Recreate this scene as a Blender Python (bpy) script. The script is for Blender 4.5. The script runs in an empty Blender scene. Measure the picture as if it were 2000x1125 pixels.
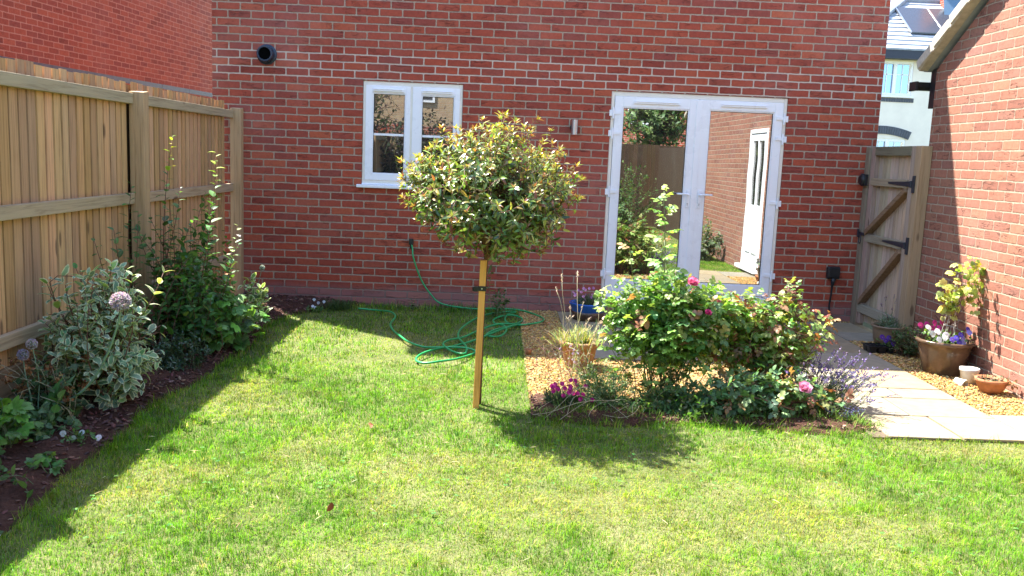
import bpy, math, random
import numpy as np
from mathutils import Matrix, Vector
rng = np.random.default_rng(7)
random.seed(7)
scn = bpy.context.scene
COL = scn.collection
PI = math.pi

# ------------------------------------------------------------------ camera, sky, sun, exposure
cam_d = bpy.data.cameras.new('camera'); cam = bpy.data.objects.new('camera', cam_d); COL.objects.link(cam)
PITCH, YAW, ROLL = 0.14555, 0.01853, 0.04184
f0 = Vector((math.sin(YAW)*math.cos(PITCH), math.cos(YAW)*math.cos(PITCH), -math.sin(PITCH)))
r0 = Vector((math.cos(YAW), -math.sin(YAW), 0)); u0 = r0.cross(f0)
rt = r0*math.cos(ROLL) + u0*math.sin(ROLL); up = -r0*math.sin(ROLL) + u0*math.cos(ROLL)
cam.matrix_world = Matrix(((rt.x, up.x, -f0.x, 2.75103), (rt.y, up.y, -f0.y, -9.0386), (rt.z, up.z, -f0.z, 1.55932), (0, 0, 0, 1)))
cam_d.sensor_width = 36; cam_d.lens = 1749.116/2000*36; cam_d.clip_end = 600; cam_d.clip_start = 0.05
scn.camera = cam

SUN_TO = Vector((-0.48, 0.39, 1.0)).normalized()
elev = math.asin(SUN_TO.z); azim = math.atan2(SUN_TO.x, SUN_TO.y)
world = bpy.data.worlds.new('World'); scn.world = world; world.use_nodes = True
wn = world.node_tree
sky = wn.nodes.new('ShaderNodeTexSky'); sky.sky_type = 'NISHITA'; sky.sun_disc = False
sky.sun_elevation = elev; sky.sun_rotation = azim; sky.air_density = 1.0; sky.dust_density = 0.8; sky.ozone_density = 1.2
wn.links.new(sky.outputs[0], wn.nodes['Background'].inputs[0]); wn.nodes['Background'].inputs[1].default_value = 0.145
sl = bpy.data.lights.new('sun', 'SUN'); sl.energy = 5.0; sl.angle = math.radians(0.53); sl.color = (1.0, 0.945, 0.86)
so = bpy.data.objects.new('sun', sl); COL.objects.link(so); so.rotation_euler = SUN_TO.to_track_quat('Z', 'Y').to_euler(); so.location = (0, 0, 30)
scn.view_settings.view_transform = 'Standard'; scn.view_settings.look = 'None'
scn.view_settings.exposure = 2.14; scn.view_settings.gamma = 1
scn.render.engine = 'CYCLES'
try:
    scn.cycles.use_denoising = True; scn.cycles.max_bounces = 8; scn.cycles.transparent_max_bounces = 8
    scn.cycles.caustics_reflective = False; scn.cycles.caustics_refractive = False
except Exception: pass

# ------------------------------------------------------------------ tagging
def tag(o, label=None, cat=None, group=None, kind=None):
    if label: o['label'] = label
    if cat: o['category'] = cat
    if group: o['group'] = group
    if kind: o['kind'] = kind
    return o
def thing(name, label, cat, loc=(0, 0, 0), group=None):
    o = bpy.data.objects.new(name, None); COL.objects.link(o); o.location = loc; o.empty_display_size = 0.1
    return tag(o, label, cat, group)

# ------------------------------------------------------------------ materials
class NT:
    def __init__(s, name):
        s.m = bpy.data.materials.new(name); s.m.use_nodes = True; s.t = s.m.node_tree; s.t.nodes.clear()
        s.out = s.n('ShaderNodeOutputMaterial')
    def n(s, ty, **k):
        x = s.t.nodes.new(ty)
        for a, b in k.items(): setattr(x, a, b)
        return x
    def put(s, sock, v):
        if isinstance(v, bpy.types.NodeSocket): s.t.links.new(v, sock)
        elif v is not None:
            if hasattr(sock.default_value, '__len__') and not hasattr(v, '__len__'): v = [v]*len(sock.default_value)
            if hasattr(v, '__len__') and len(sock.default_value) == 4 and len(v) == 3: v = (*v, 1)
            sock.default_value = v
    def math(s, op, a, b=None, c=None, clamp=False):
        x = s.n('ShaderNodeMath', operation=op, use_clamp=clamp); s.put(x.inputs[0], a)
        if b is not None: s.put(x.inputs[1], b)
        if c is not None: s.put(x.inputs[2], c)
        return x.outputs[0]
    def coord(s, kind='Object'): return s.n('ShaderNodeTexCoord').outputs[kind]
    def mapv(s, v, scale=(1, 1, 1), loc=(0, 0, 0)):
        x = s.n('ShaderNodeMapping'); s.put(x.inputs[0], v); x.inputs['Scale'].default_value = scale; x.inputs['Location'].default_value = loc
        return x.outputs[0]
    def noise(s, v, scale, detail=3, rough=.6, dist=0, out=0):
        x = s.n('ShaderNodeTexNoise'); s.put(x.inputs['Vector'], v); s.put(x.inputs['Scale'], scale); x.inputs['Detail'].default_value = detail
        x.inputs['Roughness'].default_value = rough; x.inputs['Distortion'].default_value = dist
        return x.outputs[out]
    def ramp(s, fac, stops, interp='LINEAR'):
        x = s.n('ShaderNodeValToRGB'); s.put(x.inputs[0], fac); e = x.color_ramp.elements; x.color_ramp.interpolation = interp
        while len(e) < len(stops): e.new(.5)
        for q, (p, c) in zip(e, stops):
            q.position = p; q.color = (*c, 1) if len(c) == 3 else c
        return x.outputs[0]
    def mix(s, fac, a, b, mode='MIX'):
        x = s.n('ShaderNodeMix', data_type='RGBA', blend_type=mode); s.put(x.inputs[0], fac); s.put(x.inputs[6], a); s.put(x.inputs[7], b)
        return x.outputs[2]
    def smooth(s, v, a, b):
        x = s.n('ShaderNodeMapRange', interpolation_type='SMOOTHSTEP'); s.put(x.inputs[0], v); x.inputs[1].default_value = a; x.inputs[2].default_value = b
        return x.outputs[0]
    def bump(s, h, dist=.005, strength=1, normal=None):
        x = s.n('ShaderNodeBump'); s.put(x.inputs['Height'], h); x.inputs['Distance'].default_value = dist; x.inputs['Strength'].default_value = strength
        if normal is not None: s.put(x.inputs['Normal'], normal)
        return x.outputs[0]
    def attr(s, name='tint'): return s.n('ShaderNodeAttribute', attribute_name=name).outputs['Color']
    def bsdf(s, col, rough=.6, normal=None, metal=0, spec=.5, link=True, **k):
        x = s.n('ShaderNodeBsdfPrincipled'); s.put(x.inputs['Base Color'], col); s.put(x.inputs['Roughness'], rough)
        s.put(x.inputs['Metallic'], metal); s.put(x.inputs['Specular IOR Level'], spec)
        if normal is not None: s.put(x.inputs['Normal'], normal)
        for a, b in k.items(): s.put(x.inputs[a], b)
        if link: s.t.links.new(x.outputs[0], s.out.inputs[0])
        return x.outputs[0]

def mat_brick(name, cols, mortar, z0=0.0075, wob=.003, bumpd=.006, crease=.35, eff=True, mort_w=.0048, bloom=0.0):
    k = NT(name); co = k.coord()
    sep = k.n('ShaderNodeSeparateXYZ'); k.put(sep.inputs[0], co)
    nm = k.n('ShaderNodeSeparateXYZ'); k.put(nm.inputs[0], k.coord('Normal'))
    isx = k.math('GREATER_THAN', k.math('ABSOLUTE', nm.outputs[0]), .5)
    u = k.math('ADD', k.math('MULTIPLY', isx, sep.outputs[1]), k.math('MULTIPLY', k.math('SUBTRACT', 1, isx), sep.outputs[0]))
    wn_ = k.n('ShaderNodeSeparateXYZ'); k.put(wn_.inputs[0], k.noise(co, 22, 3, .6, out=1))
    u = k.math('ADD', u, k.math('MULTIPLY', k.math('SUBTRACT', wn_.outputs[0], .5), wob*3))
    slow = k.math('MULTIPLY', k.math('SUBTRACT', k.noise(k.mapv(co, (1, 1, 1)), 3.2, 2), .5), .008)
    v = k.math('ADD', k.math('ADD', k.math('SUBTRACT', sep.outputs[2], z0), slow), k.math('MULTIPLY', k.math('SUBTRACT', wn_.outputs[1], .5), wob*3))
    vr = k.math('DIVIDE', v, .075); row = k.math('FLOOR', vr)
    off = k.math('MULTIPLY', k.math('SUBTRACT', 1, k.math('FLOORED_MODULO', row, 2)), .5)
    rj = k.n('ShaderNodeTexWhiteNoise', noise_dimensions='1D'); k.put(rj.inputs['W'], row)
    uu = k.math('ADD', k.math('ADD', k.math('DIVIDE', u, .225), off), k.math('MULTIPLY', k.math('SUBTRACT', rj.outputs[0], .5), .05))
    cell = k.math('FLOOR', uu)
    fu = k.math('MULTIPLY', k.math('FRACT', uu), .225); fv = k.math('MULTIPLY', k.math('FRACT', vr), .075)
    du = k.math('MINIMUM', fu, k.math('SUBTRACT', .225, fu)); dv = k.math('MINIMUM', fv, k.math('SUBTRACT', .075, fv))
    d = k.math('MINIMUM', du, dv)
    # rounded corners
    qa = k.math('MAXIMUM', k.math('SUBTRACT', .016, du), 0); qb = k.math('MAXIMUM', k.math('SUBTRACT', .016, dv), 0)
    rd = k.math('SUBTRACT', .016, k.math('SQRT', k.math('ADD', k.math('MULTIPLY', qa, qa), k.math('MULTIPLY', qb, qb))))
    d = k.math('MINIMUM', d, rd)
    mw = k.math('ADD', mort_w, k.math('MULTIPLY', k.math('SUBTRACT', k.noise(co, 1.7, 3), .5), .003))
    brick = k.smooth(k.math('SUBTRACT', d, mw), -.0012, .0022)
    vec = k.n('ShaderNodeCombineXYZ'); k.put(vec.inputs[0], cell); k.put(vec.inputs[1], row); k.put(vec.inputs[2], isx)
    wh = k.n('ShaderNodeTexWhiteNoise', noise_dimensions='3D'); k.put(wh.inputs['Vector'], vec.outputs[0])
    n = len(cols); base = k.ramp(wh.outputs[0], [(i/(n-1), c) for i, c in enumerate(cols)])
    # per-brick offset of the grain so no two faces match
    voff = k.n('ShaderNodeVectorMath', operation='MULTIPLY_ADD'); k.put(voff.inputs[0], wh.outputs[1]); voff.inputs[1].default_value = (9, 9, 9); k.put(voff.inputs[2], co)
    g1 = k.noise(voff.outputs[0], 30, 5, .7)
    base = k.mix(.55, base, k.ramp(g1, [(.25, (.55, .5, .5)), (.75, (1.25, 1.2, 1.15))]), 'MULTIPLY')
    cr = k.noise(k.mapv(voff.outputs[0], (7, 7, 34)), 1, 2, .5, 1.1)
    crm = k.math('MULTIPLY', k.math('SUBTRACT', 1, k.smooth(k.math('ABSOLUTE', k.math('SUBTRACT', cr, .56)), .004, .028)), k.smooth(k.noise(voff.outputs[0], 5, 1), .5, .62))
    base = k.mix(k.math('MULTIPLY', crm, crease), base, (.05, .015, .012))
    big = k.noise(co, .9, 3); base = k.mix(k.math('MULTIPLY', k.smooth(big, .45, .8), .22), base, (.5, .3, .27))
    sm = k.smooth(k.noise(k.mapv(co, (1, 1, 2.2)), 9, 5, .75), .66, .8)
    base = k.mix(k.math('MULTIPLY', sm, .25), base, mortar)
    mcol = k.mix(.7, mortar, k.ramp(k.noise(co, 60, 4), [(.3, (.6, .56, .54)), (.7, (1.1, 1.08, 1.05))]), 'MULTIPLY')
    if eff:   # salt bloom on the lowest courses, fresh mortar band above the openings
        low = k.math('SUBTRACT', 1, k.smooth(k.math('ADD', sep.outputs[2], k.math('MULTIPLY', k.noise(co, 2.2, 3), .12)), .18, .3))
        base = k.mix(k.math('MULTIPLY', low, .5), base, (.30, .20, .19))
        mcol = k.mix(k.math('MULTIPLY', low, .75), mcol, (.2, .13, .12))
        hi = k.math('MULTIPLY', k.smooth(sep.outputs[2], 2.22, 2.26), k.math('SUBTRACT', 1, k.smooth(sep.outputs[2], 2.5, 2.56)))
        mcol = k.mix(k.math('MULTIPLY', hi, .5), mcol, (.72, .60, .50))
    colr = k.mix(brick, mcol, base)
    h = k.math('ADD', brick, k.math('ADD', k.math('MULTIPLY', g1, .35), k.math('MULTIPLY', crm, -.6)))
    k.bsdf(colr, k.math('SUBTRACT', .95, k.math('MULTIPLY', brick, .12)), k.bump(h, bumpd), spec=.25)
    return k.m

def mat_wood(name, mult=(1, 1, 1), rough=.75, grain='Z', stain=.4):
    k = NT(name); co = k.coord(); t = k.attr()
    sc = {'Z': (28, 28, 1.1), 'Y': (28, 1.1, 28), 'X': (1.1, 28, 28)}[grain]
    off = k.n('ShaderNodeVectorMath', operation='MULTIPLY_ADD'); k.put(off.inputs[0], t); off.inputs[1].default_value = (7, 11, 13); k.put(off.inputs[2], co)
    g = k.noise(k.mapv(off.outputs[0], sc), 2.0, 5, .65, .6)
    c = k.mix(1, t, mult, 'MULTIPLY')
    c = k.mix(.85, c, k.ramp(g, [(.28, (.52, .46, .40)), (.5, (1, 1, 1)), (.75, (1.2, 1.17, 1.12))]), 'MULTIPLY')
    kn = k.n('ShaderNodeTexVoronoi'); sck = {'Z': (5, 5, 1.6), 'Y': (5, 1.6, 5), 'X': (1.6, 5, 5)}[grain]
    k.put(kn.inputs['Vector'], k.mapv(off.outputs[0], sck)); kn.inputs['Scale'].default_value = 1.0
    c = k.mix(k.math('MULTIPLY', k.math('SUBTRACT', 1, k.smooth(kn.outputs[0], .05, .11)), .75), c, (.09, .05, .03))
    c = k.mix(k.math('MULTIPLY', k.smooth(k.noise(co, 1.6, 4), .5, .75), stain), c, (.30, .30, .27))
    k.bsdf(c, rough, k.bump(g, .003, .6), spec=.25)
    return k.m

def mat_plain(name, col, rough=.5, metal=0, spec=.5, var=.08, scale=30, bump=0, **kw):
    k = NT(name); co = k.coord(); n = k.noise(co, scale, 4)
    c = k.mix(1, col, k.ramp(n, [(.3, (1-var,)*3), (.7, (1+var*.6,)*3)]), 'MULTIPLY')
    k.bsdf(c, k.math('ADD', rough, k.math('MULTIPLY', k.math('SUBTRACT', n, .5), .1)), k.bump(n, bump) if bump else None, metal, spec, **kw)
    return k.m

def mat_tint(name, rough=.6, spec=.3, bump=0, scale=60, var=.15):
    k = NT(name); co = k.coord(); n = k.noise(co, scale, 4)
    c = k.mix(1, k.attr(), k.ramp(n, [(.3, (1-var,)*3), (.7, (1+var*.6,)*3)]), 'MULTIPLY')
    k.bsdf(c, rough, k.bump(n, bump) if bump else None, 0, spec); return k.m

def mat_leaf(name, rough=.42, trans=.3, spec=.5, var_margin=None, vein=.25, ttint=(1.5, 1.45, .55)):
    k = NT(name); t = k.attr(); co = k.coord(); c = t
    uv = k.n('ShaderNodeUVMap'); uv.uv_map = 'uv'; s = k.n('ShaderNodeSeparateXYZ'); k.put(s.inputs[0], uv.outputs[0])
    a = k.math('ABSOLUTE', k.math('SUBTRACT', k.math('MULTIPLY', s.outputs[0], 2), 1))
    c = k.mix(.6, c, k.ramp(k.noise(co, 45, 3), [(.3, (.72, .76, .7)), (.7, (1.18, 1.12, 1.1))]), 'MULTIPLY')
    if var_margin:
        nz = k.math('MULTIPLY', k.math('SUBTRACT', k.noise(co, 60, 3), .5), .6)
        edge = k.math('MAXIMUM', a, k.math('MULTIPLY', s.outputs[1], .82))
        c = k.mix(k.smooth(k.math('ADD', edge, nz), .6, .76), c, var_margin)
    if vein: c = k.mix(k.math('MULTIPLY', k.math('SUBTRACT', 1, k.smooth(a, .02, .14)), vein), c, (.35, .42, .2))
    p = k.bsdf(c, rough, None, 0, spec, link=False)
    tr = k.n('ShaderNodeBsdfTranslucent'); k.put(tr.inputs[0], k.mix(1, c, ttint, 'MULTIPLY'))
    mx = k.n('ShaderNodeMixShader'); mx.inputs[0].default_value = trans
    k.t.links.new(p, mx.inputs[1]); k.t.links.new(tr.outputs[0], mx.inputs[2]); k.t.links.new(mx.outputs[0], k.out.inputs[0])
    return k.m

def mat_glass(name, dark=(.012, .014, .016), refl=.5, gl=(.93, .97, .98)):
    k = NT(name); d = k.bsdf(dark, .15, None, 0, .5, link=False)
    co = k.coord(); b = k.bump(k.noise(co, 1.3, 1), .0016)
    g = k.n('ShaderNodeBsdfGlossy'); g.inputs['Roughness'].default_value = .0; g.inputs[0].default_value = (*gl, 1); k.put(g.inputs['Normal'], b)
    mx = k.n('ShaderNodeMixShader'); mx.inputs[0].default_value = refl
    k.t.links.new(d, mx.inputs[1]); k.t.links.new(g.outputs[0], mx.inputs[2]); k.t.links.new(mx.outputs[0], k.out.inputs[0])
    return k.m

REDS = [(.26, .054, .036), (.36, .073, .043), (.41, .086, .045), (.32, .064, .040), (.45, .110, .054), (.27, .066, .050), (.38, .078, .044)]
M = {}
M['brick'] = mat_brick('brick_house', REDS, (.45, .335, .25), mort_w=.0060)
M['brick_garage'] = mat_brick('brick_garage', [(.25, .108, .076), (.31, .138, .094), (.34, .152, .10), (.285, .124, .084), (.345, .17, .106), (.265, .124, .094)], (.42, .335, .25), z0=.03, bumpd=.012, crease=.6, eff=False)
M['brick_neighbour'] = mat_brick('brick_neighbour', [(.25, .072, .048), (.34, .095, .058), (.39, .118, .068), (.31, .086, .055), (.27, .082, .06)], (.52, .27, .20), eff=False, mort_w=.0062, bumpd=.003)
M['brick_tan'] = mat_brick('brick_tan', [(.42, .30, .17), (.5, .37, .22), (.38, .26, .15), (.5, .34, .2)], (.5, .42, .33), eff=False)
M['blue_brick'] = mat_plain('blue_engineering_brick', (.07, .08, .11), .5, var=.3, scale=8)
M['upvc'] = mat_plain('white_upvc', (.86, .875, .90), .28, var=.02, scale=6)
M['upvc_cream'] = mat_plain('cream_frame', (.80, .77, .68), .35, var=.06, scale=9)
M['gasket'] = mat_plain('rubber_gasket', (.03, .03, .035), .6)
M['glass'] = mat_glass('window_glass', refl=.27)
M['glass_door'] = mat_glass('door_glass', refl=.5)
M['steel'] = mat_plain('brushed_steel', (.55, .56, .58), .3, metal=.9, var=.1, scale=80)
M['black_plastic'] = mat_plain('black_plastic', (.012, .013, .016), .4)
M['navy_plastic'] = mat_plain('navy_plastic', (.012, .025, .05), .38)
M['black_iron'] = mat_plain('black_iron', (.018, .024, .035), .45, var=.2)
M['render'] = mat_plain('pale_render', (.84, .78, .69), .9, var=.06, scale=3, bump=.002)
M['fascia_dark'] = mat_plain('dark_fascia', (.015, .022, .045), .5)
M['slate_tile'] = mat_plain('roof_tile', (.30, .33, .37), .7, var=.25, scale=5, bump=.004)
M['solar'] = mat_plain('solar_panel', (.045, .05, .065), .25, var=.1)
M['lead'] = mat_plain('lead_flashing', (.10, .17, .25), .6, var=.2)
M['verge'] = mat_plain('verge_mortar', (.50, .45, .36), .85, var=.25, scale=18, bump=.003)
M['fence'] = mat_wood('fence_board', (1, 1, 1), grain='Z', stain=.06)
M['rail'] = mat_wood('fence_rail', (1, 1, 1), grain='Y', stain=.25)
M['gate_wood'] = mat_wood('gate_wood', (.74, .72, .72), grain='Z', stain=.2)
M['stake'] = mat_wood('stake_wood', (1, 1, 1), grain='Z', stain=.05)
M['paving'] = mat_tint('sandstone_paving', .8, .3, .0025, 14, .16)
M['pebble'] = mat_tint('pebble', .7, .3, .001, 90, .25)
M['terracotta'] = mat_plain('terracotta', (.40, .16, .065), .75, var=.3, scale=14, bump=.002)
M['brown_glaze'] = mat_plain('brown_glazed_pot', (.12, .075, .045), .24, var=.6, scale=6, bump=.004)
M['tan_glaze'] = mat_plain('tan_glazed_pot', (.22, .15, .09), .4, var=.3, scale=8)
M['blue_glaze'] = mat_plain('blue_glaze', (.02, .12, .42), .22, var=.3, scale=9)
M['white_pot'] = mat_plain('white_pot', (.55, .52, .46), .6, var=.25, scale=12)
M['hose'] = mat_plain('green_hose', (.02, .33, .10), .35, var=.15, scale=12)
M['bark_brown'] = mat_plain('stem_bark', (.10, .06, .035), .85, var=.35, scale=40, bump=.002)
M['stem_green'] = mat_plain('green_stem', (.12, .16, .06), .6, var=.25)
M['stem_red'] = mat_plain('reddish_stem', (.14, .055, .035), .6, var=.25)
M['stem_straw'] = mat_plain('straw_stem', (.40, .36, .22), .7, var=.2)
M['compost'] = mat_plain('compost', (.035, .024, .017), .95, var=.5, scale=60, bump=.006)
M['leaf_gloss'] = mat_leaf('glossy_leaf', .28, .30, .65)
M['leaf'] = mat_leaf('green_leaf', .48, .34, .45)
M['leaf_matt'] = mat_leaf('matt_leaf', .6, .3, .3)
M['leaf_varieg'] = mat_leaf('variegated_leaf', .5, .3, .4, var_margin=(.62, .66, .44), vein=.1)
M['petal'] = mat_leaf('petal', .6, .35, .3, vein=0, ttint=(1.1, 1.0, 1.05))
def mat_grass():
    k = NT('grass_blades'); c = k.attr(); p = k.bsdf(c, .62, None, 0, .12, link=False)
    tr = k.n('ShaderNodeBsdfTranslucent'); k.put(tr.inputs[0], k.mix(1, c, (1.35, 1.4, .7), 'MULTIPLY'))
    mx = k.n('ShaderNodeMixShader'); mx.inputs[0].default_value = .35
    k.t.links.new(p, mx.inputs[1]); k.t.links.new(tr.outputs[0], mx.inputs[2]); k.t.links.new(mx.outputs[0], k.out.inputs[0]); return k.m
M['grass'] = mat_grass()
def mat_ground(name, stops, s1, s2, bump):
    k = NT(name); co = k.coord(); a = k.noise(co, s1, 5, .7); b = k.noise(co, s2, 5, .7)
    c = k.ramp(k.math('ADD', k.math('MULTIPLY', a, .5), k.math('MULTIPLY', b, .5)), stops)
    k.bsdf(c, .95, k.bump(b, bump), spec=.15); return k.m
M['turf'] = mat_ground('turf', [(.3, (.05, .07, .02)), (.5, (.13, .15, .05)), (.62, (.24, .22, .11)), (.75, (.18, .21, .07))], 1.4, 90, .01)
M['soil'] = mat_ground('soil', [(.3, (.035, .018, .012)), (.5, (.085, .04, .028)), (.7, (.15, .08, .055))], 4, 55, .03)
M['earth'] = mat_ground('far_ground', [(.3, (.06, .08, .03)), (.6, (.14, .15, .06)), (.8, (.2, .18, .1))], .5, 12, .02)
M['gravel_bed'] = mat_ground('gravel_bed', [(.3, (.14, .09, .045)), (.55, (.36, .26, .13)), (.75, (.5, .38, .2))], 9, 70, .02)

# ------------------------------------------------------------------ mesh helpers
def finish(me, name, mat, parent=None, bevel=0, smooth=False):
    me.materials.append(mat)
    if smooth: me.polygons.foreach_set('use_smooth', [True]*len(me.polygons))
    o = bpy.data.objects.new(name, me); COL.objects.link(o)
    if parent is not None:
        o.parent = parent
        p = parent; off = Vector((0, 0, 0))
        while p is not None: off += p.location; p = p.parent
        if off.length > 0: me.transform(Matrix.Translation(-off))
    if bevel:
        b = o.modifiers.new('bevel', 'BEVEL'); b.width = bevel; b.segments = 2; b.limit_method = 'ANGLE'; b.angle_limit = .6
    return o
class MB:
    def __init__(s): s.v = []; s.f = []; s.c = []
    def add(s, vs, fs, tint=(.5, .5, .5)):
        n = len(s.v); s.v += [tuple(p) for p in vs]; s.f += [tuple(i+n for i in f) for f in fs]; s.c += [(*tint, 1)]*len(vs); return s
    def box(s, lo, hi, tint=(.5, .5, .5)):
        x0, y0, z0 = lo; x1, y1, z1 = hi
        return s.add([(x0,y0,z0),(x1,y0,z0),(x1,y1,z0),(x0,y1,z0),(x0,y0,z1),(x1,y0,z1),(x1,y1,z1),(x0,y1,z1)],
                     [(3,2,1,0),(4,5,6,7),(0,1,5,4),(1,2,6,5),(2,3,7,6),(3,0,4,7)], tint)
    def bar(s, a, b, w, h, tint=(.5,.5,.5), upv=(0,0,1)):
        a = Vector(a); b = Vector(b); d = (b-a).normalized(); sd = d.cross(Vector(upv)).normalized(); u = sd.cross(d)
        vs = []
        for p in (a, b):
            for i, j in ((-1,-1),(1,-1),(1,1),(-1,1)): vs.append(p+sd*(w/2*i)+u*(h/2*j))
        return s.add(vs, [(3,2,1,0),(4,5,6,7),(0,1,5,4),(1,2,6,5),(2,3,7,6),(3,0,4,7)], tint)
    def tube(s, pts, r, sides=6, tint=(.5,.5,.5), cap=True):
        pts = [Vector(p) for p in pts]; n = len(pts)
        rs = r if hasattr(r, '__len__') else [r]*n
        vs = []; prev = None
        for i, p in enumerate(pts):
            d = (pts[min(i+1, n-1)]-pts[max(i-1, 0)])
            d = d.normalized() if d.length > 1e-9 else Vector((0, 0, 1))
            if prev is None: a = d.orthogonal().normalized()
            else:
                a = prev - d*prev.dot(d); a = a.normalized() if a.length > 1e-6 else d.orthogonal().normalized()
            prev = a; b = d.cross(a)
            for k in range(sides):
                t = 2*PI*k/sides; vs.append(p + a*(math.cos(t)*rs[i]) + b*(math.sin(t)*rs[i]))
        fs = [(i*sides+k, i*sides+(k+1)%sides, (i+1)*sides+(k+1)%sides, (i+1)*sides+k) for i in range(n-1) for k in range(sides)]
        if cap: fs += [tuple(range(sides))[::-1], tuple((n-1)*sides+k for k in range(sides))]
        return s.add(vs, fs, tint)
    def lathe(s, prof, c, sides=32, tint=(.5,.5,.5), tilt=None, wob=0):
        vs = []
        for r, z in prof:
            for k in range(sides):
                t = 2*PI*k/sides; rr = r*(1+wob*math.sin(3*t+z*9)); vs.append(Vector((rr*math.cos(t), rr*math.sin(t), z)))
        if tilt is not None: vs = [tilt @ v for v in vs]
        vs = [v+Vector(c) for v in vs]
        fs = [(i*sides+k, i*sides+(k+1)%sides, (i+1)*sides+(k+1)%sides, (i+1)*sides+k) for i in range(len(prof)-1) for k in range(sides)]
        if prof[0][0] > 0: fs.append(tuple(range(sides))[::-1])
        if prof[-1][0] > 0: fs.append(tuple((len(prof)-1)*sides+k for k in range(sides)))
        return s.add(vs, fs, tint)
    def build(s, name, mat, parent=None, bevel=0, smooth=False):
        me = bpy.data.meshes.new(name); me.from_pydata(s.v, [], s.f); me.update()
        a = me.color_attributes.new('tint', 'FLOAT_COLOR', 'POINT'); a.data.foreach_set('color', np.array(s.c, np.float32).ravel())
        return finish(me, name, mat, parent, bevel, smooth)

def fast_mesh(name, V, F3, F4, C, UV=None):
    """numpy mesh: V (n,3), F3 (a,3), F4 (b,4), C (n,3)"""
    me = bpy.data.meshes.new(name); me.vertices.add(len(V)); me.vertices.foreach_set('co', V.astype(np.float32).ravel())
    n3, n4 = len(F3), len(F4)
    li = np.concatenate([F3.ravel(), F4.ravel()]).astype(np.int32)
    me.loops.add(len(li)); me.loops.foreach_set('vertex_index', li); me.polygons.add(n3+n4)
    ls = np.concatenate([np.arange(n3)*3, n3*3+np.arange(n4)*4]).astype(np.int32)
    me.polygons.foreach_set('loop_start', ls)
    me.polygons.foreach_set('use_smooth', np.ones(n3+n4, bool))
    me.update(calc_edges=True); me.validate()
    a = me.color_attributes.new('tint', 'FLOAT_COLOR', 'POINT')
    a.data.foreach_set('color', np.c_[C, np.ones(len(C))].astype(np.float32).ravel())
    if UV is not None:
        u = me.uv_layers.new(name='uv'); u.data.foreach_set('uv', UV[li].astype(np.float32).ravel())
    return me

def unit(a): return a/np.maximum(np.linalg.norm(a, axis=-1, keepdims=True), 1e-9)
T5 = np.array([0, .2, .48, .78, 1.0])
PROF = {'oval': [0, .80, 1, .68, 0], 'lance': [0, .75, .95, .55, 0], 'obov': [0, .5, .9, .95, 0], 'strap': [.7, 1, 1, .7, 0], 'round': [0, .85, 1, .9, 0], 'heart': [0, 1.0, .92, .5, 0]}
class Leaves:
    def __init__(s): s.P = []; s.D = []; s.N = []; s.L = []; s.W = []; s.C = []; s.S = []; s.F = []; s.B = []
    def add(s, P, D, N, L, W, C, shape='oval', fold=.25, droop=.25):
        P = np.atleast_2d(P); n = len(P); D = unit(np.broadcast_to(D, (n, 3))); N = np.broadcast_to(N, (n, 3))
        N = unit(N - D*(N*D).sum(1, keepdims=True)+1e-6)
        s.P.append(P); s.D.append(D); s.N.append(N); s.L.append(np.broadcast_to(L, n)); s.W.append(np.broadcast_to(W, n))
        s.C.append(np.broadcast_to(C, (n, 3))); s.S.append(np.tile(np.array(PROF[shape]), (n, 1))); s.F.append(np.broadcast_to(fold, n)); s.B.append(np.broadcast_to(droop, n))
    def build(s, name, mat, parent=None):
        P, D, N, L, W, C, S, F, B = (np.concatenate(x) for x in (s.P, s.D, s.N, s.L, s.W, s.C, s.S, s.F, s.B))
        n = len(P); X = np.cross(D, N)
        V = np.zeros((n, 11, 3)); UV = np.zeros((n, 11, 2))
        def at(t, w, side):
            c = P + D*(L*t*(1-.25*B*t*t))[:, None] - N*(L*B*t*t)[:, None]
            hw = (W/2*w)[:, None]
            return c + X*hw*side + N*hw*(F[:, None])*abs(side)
        V[:, 0] = at(0, 0*W, 0); UV[:, 0] = (.5, 0)
        for j in range(1, 4):
            for q, sd in enumerate((-1, 0, 1)):
                V[:, 1+(j-1)*3+q] = at(T5[j], S[:, j], sd); UV[:, 1+(j-1)*3+q] = (.5+.5*sd, T5[j])
        V[:, 10] = at(1, 0*W, 0); UV[:, 10] = (.5, 1)
        f3 = np.array([(0, 2, 1), (0, 3, 2), (7, 8, 10), (8, 9, 10)]); f4 = np.array([(1, 2, 5, 4), (2, 3, 6, 5), (4, 5, 8, 7), (5, 6, 9, 8)])
        o = (np.arange(n)*11)[:, None, None]
        me = fast_mesh(name, V.reshape(-1, 3), (f3+o).reshape(-1, 3), (f4+o).reshape(-1, 4), np.repeat(C, 11, 0), UV.reshape(-1, 2))
        return finish(me, name, mat, parent)

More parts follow.
